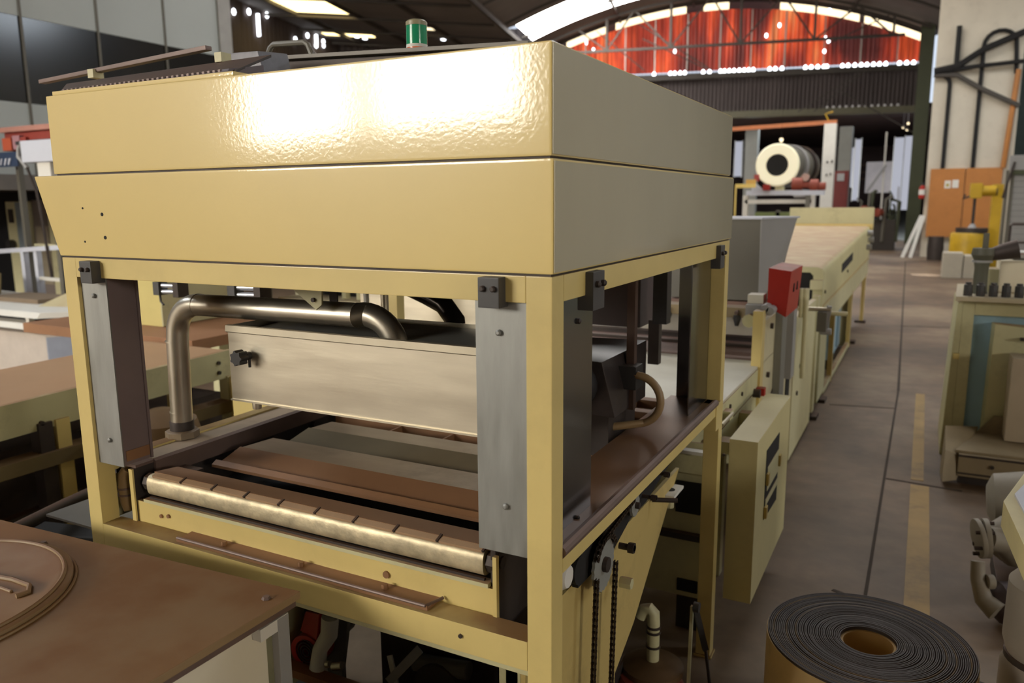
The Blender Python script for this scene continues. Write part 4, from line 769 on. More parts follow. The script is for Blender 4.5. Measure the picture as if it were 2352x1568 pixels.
for (y, z) in ((4.35, 1.08), (4.3, .82), (4.22, .68), (5.6, .62), (5.5, .45)): obj('bolt', B().cyl((-.70, y, z), (-.685, y, z), .016, seg=8), M_DARKST, dsx)
obj('parting_line', B().bar((-.699, 4.2, .56), (-.699, 5.25, 1.02), .006, .012), M_DARKST, dsx)
rbx = obj('gearbox_cover', B().hexa([(-.70, 4.2, 1.205), (-.603, 4.2, 1.15), (-.603, 4.62, 1.15), (-.70, 4.62, 1.205), (-.70, 4.2, 1.405), (-.587, 4.2, 1.39), (-.587, 4.62, 1.39), (-.70, 4.62, 1.405)], .006), M_RED, dsx, label='red gearbox cover')
for y in (4.34, 4.46): obj('vent_slot', B().box(-.600, -.590, y, y+.03, 1.27, 1.315), M_VOID, rbx)
obj('twin_rod', B().cyl((-.64, 5.3, .60), (-.64, 5.3, 1.19), .016, seg=12, bev=.003), M_PALE, dsx); obj('twin_rod', B().cyl((-.67, 5.3, 1.0), (-.67, 5.3, 1.19), .014, seg=12, bev=.003), M_PALE, dsx)
obj('block', B().box(-.80, -.72, 4.2, 4.3, 1.215, 1.262, .004), M_DECK, dsx, label='pale wooden block'); obj('bearing', B().box(-.80, -.70, 4.15, 4.26, 1.15, 1.215, .006), M_GREYLT, dsx)
for i, (x, z) in enumerate(((-.69, 1.205), (-.665, 1.195), (-.71, 1.17))): obj('fitting', B().cyl((x, 4.08, z), (x, 4.18, z), .022, seg=10, bev=.003), M_GREYLT, dsx)
obj('bearing_cap', B().cyl((-.77, 4.10, 1.135), (-.77, 4.15, 1.135), .035, seg=8, bev=.003), M_GREENCREAM, dsx)
obj('cross_beam', B().box(-2.0, -.74, 4.30, 4.42, 1.12, 1.175, .004), mat('dusty_cross_beam', (150, 132, 100), .6, var=.1, dust=.6), dsx)
for i in range(8):
    x = -.87-i*.128; o_ = obj('spray_nozzle', B().lathe((x, 4.30, 1.135), (x, 4.30, 1.075), [(0, .018), (.3, .022), (1, .010)], 10), M_BLACK, dsx); obj('nozzle_nut', B().lathe((x, 4.27, 1.15), (x, 4.30, 1.15), [(0, .010), (1, .014)], 8), M_LIP, o_)
obj('white_guard', B().box(-2.0, -.76, 4.46, 4.48, 1.0, 1.115, .002), M_WHITE, dsx); obj('white_guard', B().box(-2.0, -.76, 4.86, 4.98, .93, 1.01, .004), M_WHITE, dsx)
obj('dark_inner_cover', B().box(-2.0, -.78, 5.0, 5.4, .93, 1.12), M_BROWNRED, dsx)
hwl = thing('lever_clamp', 'steel crank handle sticking out over the walkway', 'handle', (-.5, 5.4, 1.0))
obj('shaft', B().cyl((-.70, 5.4, 1.045), (-.50, 5.42, 1.045), .014, seg=12), M_STEEL, hwl); obj('grip', B().cyl((-.50, 5.43, 1.02), (-.40, 5.44, 1.02), .015, seg=12, bev=.003), M_PALE, hwl)
obj('arm', B().bar((-.51, 5.42, 1.07), (-.53, 5.42, .90), .03, .02, bev=.003), M_GREYLT, hwl); obj('boss', B().cyl((-.56, 5.42, .90), (-.49, 5.42, .90), .022, seg=12, bev=.003), M_GREYLT, hwl); obj('claw', B().box(-.58, -.52, 5.38, 5.46, .90, 1.03, .006), M_GREYDK, hwl)

hp = thing('grey_hopper', 'tall grey sheet metal hopper behind the hood corner', 'hopper', (-1.1, 5.2, .9))
obj('bin', B().hexa([(-1.45, 5.0, 1.13), (-.885, 5.0, 1.13), (-.83, 5.3, 1.13), (-1.45, 5.3, 1.13), (-1.45, 5.0, 1.637), (-.893, 5.0, 1.637), (-.745, 5.42, 1.637), (-1.45, 5.42, 1.637)], .003), M_GREYDK, hp)
obj('side_sheet', B().hexa([(-.888, 4.995, 1.13), (-.884, 4.995, 1.13), (-.826, 5.30, 1.20), (-.830, 5.30, 1.20), (-.894, 4.995, 1.637), (-.889, 4.995, 1.637), (-.738, 5.42, 1.637), (-.743, 5.42, 1.637)]), M_GREYLT, hp)
obj('rim', B().hexa([(-1.46, 4.985, 1.633), (-.885, 4.985, 1.633), (-.725, 5.44, 1.633), (-1.46, 5.44, 1.633), (-1.46, 4.985, 1.645), (-.885, 4.985, 1.645), (-.725, 5.44, 1.645), (-1.46, 5.44, 1.645)], .002), M_LILAC, hp)

# tunnel
tn = thing('cooling_tunnel', 'long cream tunnel conveyor with a sloping dusty top', 'conveyor', (-1.3, 9.6, 0))
def tz(y): return 1.21+(y-6.8)*(1.375-1.21)/5.8
prof = lambda y: [(-1.85, .88), (-.695, .88), (-.695, tz(y)-.05), (-.71, tz(y)-.015), (-.745, tz(y)), (-1.80, tz(y)), (-1.83, tz(y)-.015), (-1.85, tz(y)-.05)]
b = B(); A_ = [b.bm.verts.new((x, 6.8, z)) for x, z in prof(6.8)]; C_ = [b.bm.verts.new((x, 12.6, z)) for x, z in prof(12.6)]
b.bm.faces.new(A_); b.bm.faces.new(C_[::-1])
for i in range(8): b.bm.faces.new((A_[i], C_[i], C_[(i+1) % 8], A_[(i+1) % 8]))
obj('tunnel_cover', b, mat('tunnel_paint', (206, 196, 146), .45, var=.05, vscale=2, dust=1.0, dustcol=(178, 146, 112), grime=.12), tn, smooth=60)
obj('mouth', B().prism([(-1.80, .885), (-.775, .885), (-.775, 1.14), (-.80, 1.165), (-1.80, 1.165)], 'y', 6.785, 6.80), M_VOID, tn)
obj('mouth_frame', B().prism([(-.775, .80), (-.695, .80), (-.695, 1.15), (-.71, 1.195), (-.745, 1.21), (-1.85, 1.21), (-1.85, 1.165), (-.80, 1.165), (-.775, 1.14)], 'y', 6.77, 6.80), M_GREENCREAM, tn)
obj('lower_skirt', B().prism([(6.8, .88), (12.6, .88), (12.6, .66), (8.3, .66), (6.8, .80)], 'x', -.72, -.697, .002), M_PALE, tn); obj('lower_skirt', B().prism([(6.8, .88), (12.6, .88), (12.6, .66), (8.3, .66)], 'x', -1.85, -1.83), M_PALE, tn)
obj('vent_slot', B().prism([(8.33, 1.04), (9.55, 1.08), (9.55, 1.165), (8.33, 1.125)], 'x', -.696, -.690), M_VOID, tn)
obj('side_lip', B().bar((-.695, 6.8, .89), (-.695, 12.6, .905), .012, .02), M_CREAM2, tn)
for y in (6.9, 9.0): obj('bolt', B().cyl((-.695, y, 1.0), (-.685, y, 1.0), .015, seg=8), M_DARKST, tn)
obj('hook_bracket', B().box(-.79, -.69, 6.70, 6.77, 1.03, 1.11, .01), M_PALE, tn)
obj('end_riser', B().box(-1.83, -.665, 12.58, 12.66, 1.33, 1.632, .01), M_GREENCREAM, tn, label='upright cream end panel'); obj('end_riser_foot', B().box(-1.83, -.665, 12.45, 12.60, 1.31, 1.40, .01), M_CREAM2, tn)
for (y, w_) in ((6.62, .05), (8.3, .0)): pass
obj('leg_panel', B().box(-.745, -.70, 6.55, 6.66, .05, 1.0, .004), M_PALE, tn)
obj('leg_panel', B().box(-1.85, -.74, 6.9, 6.93, .06, .85), M_GREENCREAM, tn, label='olive cream bulkhead'); obj('leg_panel', B().box(-.745, -.70, 6.85, 7.35, .06, .80, .004), M_GREENCREAM, tn)
obj('leg_panel', B().box(-1.0, -.70, 10.0, 10.05, .02, .66), M_GREENCREAM, tn); obj('leg', B().box(-.74, -.695, 12.2, 12.3, .02, .70, .004), M_CREAM2, tn); obj('leg', B().box(-.74, -.695, 7.95, 8.0, .02, .70, .004), M_CREAM2, tn); obj('leg', B().box(-.74, -.695, 9.95, 10.02, .02, .70, .004), M_CREAM2, tn)
for y in (6.6, 7.2, 10.4, 12.25): obj('foot_pad', B().box(-.80, -.66, y-.08, y+.08, 0, .03, .004), M_DARKST, tn)
obj('base_sill', B().box(-.74, -.70, 7.35, 10.0, .03, .08), M_GREENCREAM, tn)
for (x, z) in ((-.655, 1.29), (-.64, 1.2), (-.66, 1.1)): obj('gauge_fitting', B().cyl((x-.04, 11.9, z), (x+.03, 11.9, z), .04, seg=10), M_GREYLT, tn)
bl = thing('blue_unit', 'blue cabinet standing under the cream tunnel', 'cabinet', (-.85, 8.9, 0))
obj('case', B().box(-1.2, -.78, 8.6, 9.5, .10, .66, .006), M_BLUE, bl); obj('plinth', B().box(-1.2, -.80, 8.62, 9.48, 0, .10), M_DARKST, bl); obj('door_edge', B().box(-.782, -.765, 9.2, 9.45, .14, .64, .003), mat('light_blue_edge', (124, 150, 164), .5), bl)

# ================================================================== LEFT BACKGROUND
bo = thing('control_booth', 'raised grey panelled booth with dark glass at upper left', 'booth', (-12, 6, 0))
for (y0_, y1_) in ((2.0, 3.05), (3.07, 4.1), (4.12, 5.13), (5.15, 6.17), (6.19, 7.2), (7.22, 8.27), (8.29, 9.28)):
    obj('upper_panel', B().box(-10.06, -10.0, y0_, y1_, 4.03, 7.2), M_BOOTH, bo)
    obj('glass_pane', B().box(-10.04, -10.01, y0_, y1_, 3.0, 4.03), M_GLASS, bo)
    obj('lower_panel', B().box(-10.06, -10.0, y0_, y1_, 2.13, 3.0), M_BOOTH, bo)
    obj('joint_strip', B().box(-10.0, -9.985, y1_-.005, y1_+.025, 2.13, 7.2), M_GREYDK, bo)
obj('corner_trim', B().box(-10.08, -9.96, 9.28, 9.52, 2.0, 7.2, .01), mat('booth_corner', (160, 158, 154), .5), bo)
obj('end_wall', B().box(-15, -10.06, 9.40, 9.5, 2.0, 7.2), M_BOOTH, bo)
obj('floor_beam', B().box(-10.2, -9.95, 2.0, 9.5, 1.94, 2.13, .01), mat('beam_warm_grey', (112, 106, 100), .6), bo)
obj('floor_deck', B().box(-15, -10.2, 2.0, 9.5, 2.0, 2.1), M_DARKST, bo); obj('back_wall', B().box(-15.1, -15, 2.0, 9.5, 0, 7.2), M_VOID, bo)
for y in (2.2, 9.2): obj('support_post', B().box(-10.15, -10.0, y, y+.15, 0, 1.94), M_GREYDK, bo)
obj('thin_panel_rail', B().box(-9.98, -9.95, 4.0, 4.6, 4.6, 4.62), M_BOOTH, bo)  # thin rail in the booth panel colour
rr_ = thing('red_crane_rail', 'red painted rail with pinkish top left of the hood', 'rail', (-9.0, 5.4, 2.1))
obj('rail_web', B().box(-9.35, -7.9, 5.45, 5.5, 2.47, 2.56, .003), mat('dull_red', (150, 60, 50), .5), rr_); obj('rail_flange', B().box(-9.35, -7.9, 5.38, 5.58, 2.56, 2.615, .003), mat('faded_pink_red', (176, 124, 110), .5), rr_)
obj('orange_block', B().box(-9.33, -9.16, 5.40, 5.5, 2.36, 2.50, .004), mat('orange_red', (186, 84, 52), .5), rr_); obj('pink_block', B().box(-9.13, -9.0, 5.40, 5.5, 2.37, 2.52, .004), mat('pink_grey', (168, 122, 128), .5), rr_); obj('rail_web', B().box(-9.0, -8.9, 5.41, 5.5, 2.34, 2.50), MATS['dull_red'], rr_)
for x in (-9.3, -8.0): obj('hanger', B().box(x, x+.05, 5.5, 5.56, 0, 2.47), M_GREYDK, rr_)
bs = thing('blue_sign', 'dark blue sign with pale letters at the left edge', 'sign', (-9.2, 5.36, 2.2))
obj('board', B().box(-9.36, -8.98, 5.34, 5.36, 2.18, 2.34, .002), mat('navy_blue', (40, 56, 84), .5), bs); obj('bracket', B().box(-9.34, -9.0, 5.36, 5.45, 2.3, 2.34), M_DARKST, bs)
for i, (x0, x1) in enumerate(((-9.22, -9.16), (-9.15, -9.08), (-9.3, -9.25))): obj('letter', B().hexa([(x0, 5.33, 2.20), (x0+.02, 5.33, 2.20), (x0+.02, 5.34, 2.20), (x0, 5.34, 2.20), (x0+.03, 5.33, 2.27), (x1, 5.33, 2.27), (x1, 5.34, 2.27), (x0+.03, 5.34, 2.27)]), M_LILAC, bs)
ws = thing('white_lamp_housing', 'boxy white housing on a white stub left of the hood', 'housing', (-8.3, 5.0, 2.0))
obj('case', B().box(-8.30, -7.72, 4.98, 5.3, 2.185, 2.405, .02), M_LILAC, ws); obj('stub', B().box(-8.12, -7.90, 5.02, 5.2, 1.96, 2.185, .02), M_WHITE, ws)
obj('arm', B().tube([(-8.30, 5.0, 2.39), (-8.36, 5.0, 2.33), (-8.38, 5.0, 2.25), (-8.30, 5.0, 2.18), (-8.25, 5.0, 2.13)], .022, 8), M_GREYLT, ws); obj('black_tip', B().box(-8.36, -8.31, 4.97, 5.03, 2.365, 2.40, .004), M_BLACK, ws)
obj('cable', B().tube([(-8.25, 5.0, 2.13), (-8.22, 5.05, 1.9), (-8.18, 5.05, 1.6), (-8.2, 5.1, 1.0)], .014, 6), M_DARKST, ws); obj('stand', B().box(-8.04, -7.98, 5.08, 5.14, 0, 1.96), M_GREYDK, ws)
gc2 = thing('grey_cabinet', 'tall pale grey cabinet in the dark below the booth', 'cabinet', (-11.5, 6.9, 0))
obj('body', B().box(-12.2, -11.75, 7.0, 7.7, 0, 1.81, .01), M_PALE, gc2); obj('blue_edge', B().box(-11.93, -11.72, 6.98, 7.0, 0, 1.80), mat('blue_grey', (128, 138, 146), .5), gc2); obj('body', B().box(-11.72, -10.9, 7.1, 7.8, 0, 1.83, .01), mat('brown_grey_cabinet', (118, 106, 100), .6), gc2)
obj('door', B().box(-11.62, -11.32, 7.06, 7.1, .6, 1.45, .005), mat('beige_door', (150, 138, 118), .5), gc2); obj('lock', B().box(-12.12, -12.02, 6.98, 7.0, 1.5, 1.7), M_DARKST, gc2); obj('valve_wheel', B().cyl((-12.08, 6.9, 1.18), (-12.08, 6.98, 1.18), .07, seg=14), M_BLACK, gc2)
obj('column', B().box(-11.2, -11.05, 7.0, 7.06, 0, 1.8), M_PALE, gc2)
rl = thing('white_guard_rail', 'white tubular guard rail beyond the left conveyor', 'rail', (-8.3, 5.2, 0))
obj('top_rail', B().bar((-9.6, 5.35, 1.225), (-7.5, 5.0, 1.345), .05, .05, bev=.005), M_LILAC, rl); obj('top_rail', B().bar((-9.2, 5.6, 1.30), (-7.6, 5.6, 1.30), .09, .02), M_PALE, rl)
obj('post', B().box(-8.86, -8.80, 5.18, 5.24, 0, 1.25, .004), M_LILAC, rl); obj('post', B().box(-8.62, -8.56, 5.18, 5.24, 0, 1.26, .004), M_LILAC, rl)
obj('post', B().box(-8.1, -8.03, 5.37, 5.44, 0, 1.27, .004), M_WHITE, rl); obj('mid_rail', B().bar((-8.58, 5.2, .965), (-7.5, 5.1, .965), .035, .035), M_WHITE, rl)
tag(obj('cream_sack', B().box(-8.45, -8.2, 5.5, 5.6, .86, 1.2, .05), M_LILAC), 'pale plastic sheet hanging behind the white guard rail', 'sheet')
wt = thing('louvred_tank', 'white square cooling tank with louvred top at far left', 'tank', (-7.8, 4.8, 0))
obj('body', B().hexa([(-9.0, 4.2, 0), (-6.95, 4.2, 0), (-6.2, 4.75, 0), (-9.0, 5.0, 0), (-9.0, 4.2, .60), (-6.95, 4.2, .60), (-6.2, 4.75, .64), (-9.0, 5.0, .64)], .01), mat('tank_white', (196, 184, 172), .5, grime=.1), wt)
obj('blue_side', B().hexa([(-6.94, 4.2, 0), (-6.93, 4.2, 0), (-6.18, 4.74, 0), (-6.19, 4.75, 0), (-6.94, 4.2, .58), (-6.93, 4.2, .58), (-6.18, 4.74, .62), (-6.19, 4.75, .62)]), mat('blue_grey_side', (150, 156, 172), .5), wt)
for k, z in enumerate((.655, .765)):
    obj('louvre_blade', B().hexa([(-9.05, 4.15, z-.012), (-6.97, 4.15, z-.012), (-6.2, 4.72, z+.01), (-9.05, 5.05, z+.01), (-9.05, 4.18, z+.04), (-6.95, 4.18, z+.04), (-6.15, 4.75, z+.06), (-9.05, 5.05, z+.06)], .004), M_WHITE, wt)
    for x in (-7.25, -7.9, -8.6): obj('spacer', B().box(x, x+.05, 4.22, 4.27, z-.07, z-.01), M_WHITE, wt)
obj('inner_dark', B().box(-8.9, -7.0, 4.3, 5.0, .58, .76), M_VOID, wt)
obj('lid_heap', B().hexa([(-7.4, 4.4, .80), (-6.5, 4.6, .80), (-6.4, 4.9, .80), (-7.4, 5.0, .80), (-7.2, 4.6, .93), (-6.7, 4.7, .93), (-6.6, 4.8, .93), (-7.2, 4.9, .90)], .01), M_GREENCREAM, wt)
obj('lid_heap', B().box(-8.3, -7.5, 4.5, 4.9, .80, .86, .02), mat('brown_heap', (122, 104, 84), .8), wt)
tag(obj('yellow_drum', B().lathe((-8.75, 4.55, .84), (-8.75, 4.55, 1.07), [(0, .28), (.9, .3), (1, .2)], 20), mat('olive_yellow', (124, 106, 58), .6)), 'olive yellow rounded drum on the louvred tank at the left edge', 'drum')
# left conveyor
lc = thing('left_conveyor', 'cream sided conveyor with brown dusty top crossing behind the left post', 'conveyor', (-3.8, 2.4, 0))
obj('belt_bed', B().hexa([(-4.15, .2, .86), (-3.43, .2, .85), (-3.43, 3.10, .90), (-4.15, 3.10, .90), (-4.15, .2, .89), (-3.43, .2, .885), (-3.43, 3.10, .938), (-4.15, 3.10, .938)], .002), mat('conveyor_dust_top', (170, 130, 94), .6, var=.08, vscale=3, dust=.6, dustcol=(176, 142, 108)), lc, label='brown dusty belt bed')
obj('side_channel', B().hexa([(-3.44, .2, .73), (-3.415, .2, .73), (-3.415, 3.10, .79), (-3.44, 3.10, .79), (-3.44, .2, .875), (-3.41, .2, .875), (-3.41, 3.10, .945), (-3.44, 3.10, .945)], .003), M_GREENCREAM, lc, label='pale cream side channel'); obj('side_channel', B().box(-4.17, -4.14, .2, 3.10, .75, .92), M_GREENCREAM, lc)
obj('upper_bed_leg', B().box(-5.3, -5.2, 4.6, 4.7, 0, .9), M_GREENCREAM, lc); obj('upper_bed', B().box(-5.4, -3.75, 3.12, 4.58, .90, .965, .004), mat('rear_bed_brown', (150, 106, 72), .6, var=.12, dust=.8, dustcol=(146, 100, 66)), lc)
for y, z in ((2.0, .80), (2.22, .80), (3.0, .885), (3.0, .83), (1.6, .83)): obj('bolt', B().cyl((-3.415, y, z), (-3.40, y, z), .011, seg=8), M_DARKST, lc)
obj('cross_member', B().box(-3.48, -3.38, .2, 3.3, .60, .665, .004), mat('dusty_rail', (112, 96, 62), .6, dust=.6), lc)
for (y0_, m_) in ((1.98, M_DARKST), (2.06, M_CREAM2), (2.7, M_CREAM2), (3.05, M_GREENCREAM)): obj('leg', B().box(-3.47, -3.40, y0_, y0_+.065, 0, .80, .004), m_, lc)
obj('lower_brace', B().bar((-3.6, 1.4, .30), (-3.3, 3.2, .50), .05, .05), M_DARKST, lc); obj('far_leg', B().box(-4.15, -4.08, 2.9, 2.97, 0, .8), M_GREENCREAM, lc)
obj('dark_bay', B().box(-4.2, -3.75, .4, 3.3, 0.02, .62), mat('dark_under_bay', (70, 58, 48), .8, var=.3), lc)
obj('gap_block', B().box(-3.39, -3.10, 3.05, 3.2, .55, .80, .004), M_CREAM2, lc)
pz = thing('long_dark_pipe', 'long dark pipe running low to the left of the frame', 'pipe', (-3, 2, .4))
obj('tube', B().tube([(-2.85, 1.35, .57), (-2.9, 1.75, .60), (-2.95, 2.6, .66)], .022, 12), M_DARKST, pz); obj('valve', B().tube([(-2.95, 2.05, .66), (-2.92, 2.12, .72)], .012, 8), M_STEEL, pz); obj('support', B().box(-2.97, -2.93, 2.5, 2.54, 0, .64), M_DARKST, pz)
tag(obj('brown_drum', B().lathe((-3.2, 2.45, .0), (-3.2, 2.45, .78), [(0, .18), (.8, .19), (.93, .16), (1, .05)], 20), mat('brown_vessel', (104, 78, 46), .5, var=.1)), 'rounded brown vessel half hidden behind the left post', 'drum')
tag(obj('black_plate', B().hexa([(-3.0, 1.55, .0), (-2.4, 1.75, .0), (-2.4, 1.95, .0), (-3.0, 1.9, .0), (-2.95, 1.6, .52), (-2.45, 1.85, .50), (-2.45, 1.9, .50), (-2.95, 1.7, .54)]), M_VOID), 'black sheet metal trough low beside the left post', 'trough')
cc = thing('cream_cabinet', 'cream yellow cabinet behind the left conveyor', 'cabinet', (-4.7, 3.6, 0))
obj('body', B().box(-4.92, -4.35, 3.40, 4.1, .966, 1.6, .006), mat('cabinet_cream', (206, 190, 120), .5, var=.04), cc); obj('side_dark', B().box(-4.352, -4.34, 3.40, 4.1, .97, 1.6), M_GREENCREAM, cc)
obj('yellow_strip', B().box(-4.33, -4.29, 3.38, 3.42, 1.2, 1.6), M_CREAM, cc)
rb = thing('rear_machine_bank', 'cream machine bank with brown ledges behind the pipe', 'machine', (-3.8, 4.9, 0))
obj('body', B().box(-4.6, -2.5, 4.9, 5.6, 0, 1.45, .006), M_PALE, rb); obj('dark_recess', B().box(-4.4, -3.4, 4.88, 4.91, 1.02, 1.12), M_VOID, rb); obj('shelf', B().box(-4.5, -2.6, 4.6, 4.9, .98, 1.02, .003), mat('shelf_white', (196, 182, 150), .5, dust=.4), rb)
obj('column', B().box(-4.66, -4.56, 4.5, 4.6, 0, 1.9), M_GREYDK, rb); obj('upper_plate', B().box(-4.4, -2.2, 4.95, 5.0, 1.15, 1.75), M_PALE, rb)
for k in range(5): obj('fitting', B().cyl((-3.9+k*.14, 4.7, 1.03), (-3.9+k*.14, 4.7, 1.09), .03, seg=8), M_GREENCREAM, rb)
wp = thing('white_hood_plate', 'white steel plate behind the steel tank', 'panel', (-1.95, 3.05, 0))
obj('plate', B().box(-2.45, -1.62, 3.06, 3.07, 1.12, 1.34, .002), M_STEEL, wp); obj('leg', B().box(-2.4, -2.36, 3.07, 3.1, .92, 1.14), M_GREENCREAM, wp)
cl2 = thing('round_conduit', 'pale vertical conduit beside a brown rod behind the horizontal pipe', 'conduit', (-1.73, 2.2, 1.4))
obj('pale_tube', B().cyl((-1.735, 2.2, 1.24), (-1.735, 2.2, 1.6), .010, seg=10), M_WHITE, cl2); obj('brown_rod', B().cyl((-1.655, 2.2, 1.24), (-1.655, 2.2, 1.6), .014, seg=12), M_STEEL, cl2)
tag(obj('block_box', B().box(-2.6, -2.18, 2.35, 2.55, .83, 1.08, .004), M_CREAM2), 'small cream box beside the far left end of the conveyor', 'box')

# ================================================================== RIGHT SIDE MACHINES
fm = thing('cream_frame_machine', 'cream framed machine with recessed blue panel right of the walkway', 'machine', (.8, 6.3, 0))
obj('front_frame', B().box(.265, .335, 6.0, 6.06, .02, 1.075, .006), M_GREENCREAM, fm); obj('front_frame', B().box(.335, 1.6, 6.0, 6.06, .985, 1.075, .006), M_GREENCREAM, fm)
obj('side_skin', B().hexa([(.205, 6.0, 0), (.265, 6.0, 0), (.265, 6.7, 0), (.205, 6.7, 0), (.235, 6.0, 1.06), (.265, 6.0, 1.075), (.265, 6.7, 1.075), (.235, 6.7, 1.06)], .004), M_GREENCREAM, fm)
obj('edge_tab', B().box(.235, .27, 5.985, 6.0, .68, .72), M_CREAM2, fm)
obj('blue_panel', B().box(.335, 1.6, 6.035, 6.07, .1, .985), M_BLUE, fm, label='recessed blue panel'); obj('core', B().box(.27, 1.6, 6.07, 6.7, .05, .98), M_GREYDK, fm)
obj('inner_door', B().hexa([(.445, 5.95, .12), (1.3, 5.95, .12), (1.3, 6.05, .12), (.43, 6.05, .12), (.455, 5.95, .94), (1.3, 5.95, .86), (1.3, 6.05, .90), (.44, 6.05, .94)], .004), M_GREENCREAM, fm)
obj('inner_box', B().box(.55, 1.4, 5.72, 5.93, .22, .76, .008), mat('pinkish_box', (176, 160, 136), .5, var=.05), fm); obj('dark_shelf_line', B().box(.60, 1.4, 5.9, 5.95, .845, .86), M_DARKST, fm)
obj('top_plate', B().hexa([(.215, 5.9, 1.085), (1.6, 5.9, 1.085), (1.6, 6.8, 1.085), (.25, 6.8, 1.085), (.215, 5.9, 1.115), (1.6, 5.9, 1.115), (1.6, 6.8, 1.115), (.25, 6.8, 1.115)], .003), mat('top_plate_paint', (190, 176, 146), .5, grime=.2), fm)
for i in range(7):
    x = .285+i*.072; sd = obj('stud', B().lathe((x, 5.98, 1.115), (x, 5.98, 1.205), [(0, .026), (.8, .026), (.86, .018), (1, .018)], 8), M_BLACK, fm); obj('stud_nut', B().lathe((x, 5.98, 1.115), (x, 5.98, 1.15), [(0, .027), (1, .027)], 6), M_DARKST, sd)
va = thing('grey_valve', 'dark grey casting valve standing on the studded plate', 'valve', (.36, 6.2, 1.115))
obj('neck', B().lathe((.36, 6.15, 1.115), (.36, 6.15, 1.33), [(0, .05), (.1, .045), (.8, .042), (1, .05)], 18), mat('valve_grey', (86, 84, 70), .6, grime=.3), va); obj('collar', B().lathe((.36, 6.15, 1.325), (.36, 6.15, 1.34), [(0, .062), (1, .062)], 18), M_GREYLT, va)
obj('bowl', B().lathe((.365, 6.15, 1.34), (.365, 6.15, 1.42), [(0, .055), (.45, .075), (1, .068)], 20), MATS['valve_grey'], va); obj('spindle', B().cyl((.37, 6.15, 1.42), (.37, 6.15, 1.52), .018, seg=12), MATS['valve_grey'], va)
obj('side_motor', B().tube([(.40, 6.15, 1.375), (.48, 6.15, 1.40), (.56, 6.15, 1.42)], [.04, .055, .065], 16), M_DARKST, va); obj('side_flap', B().hexa([(.43, 6.13, 1.345), (.52, 6.13, 1.355), (.52, 6.16, 1.355), (.43, 6.16, 1.345), (.49, 6.13, 1.385), (.54, 6.13, 1.385), (.54, 6.16, 1.385), (.49, 6.16, 1.385)]), M_WHITE, va)
wb = thing('white_box_unit', 'cream white box behind the valve at the right edge', 'box', (.8, 6.4, 1.115))
obj('case', B().box(.475, 1.1, 6.25, 6.6, 1.115, 1.335, .012), M_TABLEPALE, wb); obj('lower_case', B().box(.36, .475, 6.3, 6.5, 1.115, 1.27, .006), M_PALE, wb)
pp = thing('paper_stack', 'pink and white sheets lying on the cream box', 'paper', (.7, 6.5, 1.335))
obj('tray', B().box(.55, 1.0, 6.3, 6.58, 1.335, 1.35, .002), M_GREYDK, pp)
for i in range(5): obj('sheet', B().hexa([(.53+.01*i, 6.3, 1.35+.008*i), (.98, 6.3, 1.35+.008*i), (.98, 6.56, 1.35+.008*i), (.56, 6.56, 1.35+.008*i), (.53+.01*i, 6.3, 1.356+.008*i), (.98, 6.3, 1.356+.008*i), (.98, 6.56, 1.356+.008*i), (.56, 6.56, 1.356+.008*i)]), mat('pink_paper', (206, 168, 158), .8) if i == 3 else M_WHITE, pp)
bk = thing('base_bracket', 'folded dusty channel bracket at the foot of the cream machine', 'bracket', (.5, 5.5, 0))
MB_ = mat('dusty_bracket', (142, 126, 98), .55, var=.12, vscale=5, grime=.35)
obj('shelf', B().hexa([(.27, 5.4, .20), (1.2, 5.4, .20), (1.2, 5.95, .20), (.42, 5.95, .20), (.27, 5.4, .215), (1.2, 5.4, .215), (1.2, 5.95, .215), (.42, 5.95, .215)]), MB_, bk)
obj('front_channel', B().box(.29, .9, 5.37, 5.40, .06, .20, .003), MB_, bk); obj('joint_line', B().box(.29, .9, 5.365, 5.372, .185, .197), M_DARKST, bk); obj('joint_line', B().box(.29, .9, 5.365, 5.372, .075, .085), M_DARKST, bk)
obj('angled_end', B().hexa([(.21, 5.3, .03), (.29, 5.37, .03), (.29, 5.40, .03), (.20, 5.5, .03), (.215, 5.35, .22), (.29, 5.40, .19), (.42, 5.95, .24), (.22, 5.8, .26)], .002), MB_, bk)
obj('back_plate', B().hexa([(.40, 5.90, .20), (.9, 5.90, .20), (.9, 5.93, .20), (.40, 5.93, .20), (.50, 5.90, .33), (.9, 5.90, .33), (.9, 5.93, .33), (.50, 5.93, .33)]), MB_, bk)
obj('bolt', B().cyl((.47, 5.36, .14), (.47, 5.37, .14), .012, seg=8), M_DARKST, bk); obj('foot', B().box(.3, .8, 5.42, 5.8, 0, .19), M_DARKST, bk)
p3 = thing('floor_pump', 'dusty grey pump with bolted flange on the floor at the right edge', 'pump', (.45, 3.8, 0))
MP_ = mat('dusty_pump_grey', (138, 128, 112), .6, var=.12, vscale=6, grime=.3)
obj('drum_body', B().lathe((.36, 4.2, .33), (.70, 4.2, .36), [(0, .07), (.08, .125), (.6, .15), (1, .15)], 28), MP_, p3); obj('casing', B().lathe((.36, 3.95, .24), (.70, 4.0, .24), [(0, .06), (.15, .10), (.7, .16), (1, .16)], 26), MP_, p3)
fa = obj('flange', B().lathe((.300, 3.75, .30), (.318, 3.755, .303), [(0, .085), (1, .085)], 22, bev=.003), MP_, p3); obj('flange', B().lathe((.325, 3.757, .304), (.345, 3.76, .306), [(0, .085), (1, .085)], 22, bev=.003), MP_, p3)
for k in range(6):
    a = 2*PI*k/6+.3; obj('flange_bolt', B().cyl((.29, 3.75+.066*math.cos(a), .30+.066*math.sin(a)), (.36, 3.76+.066*math.cos(a), .306+.066*math.sin(a)), .009, seg=6), M_DARKST, fa)
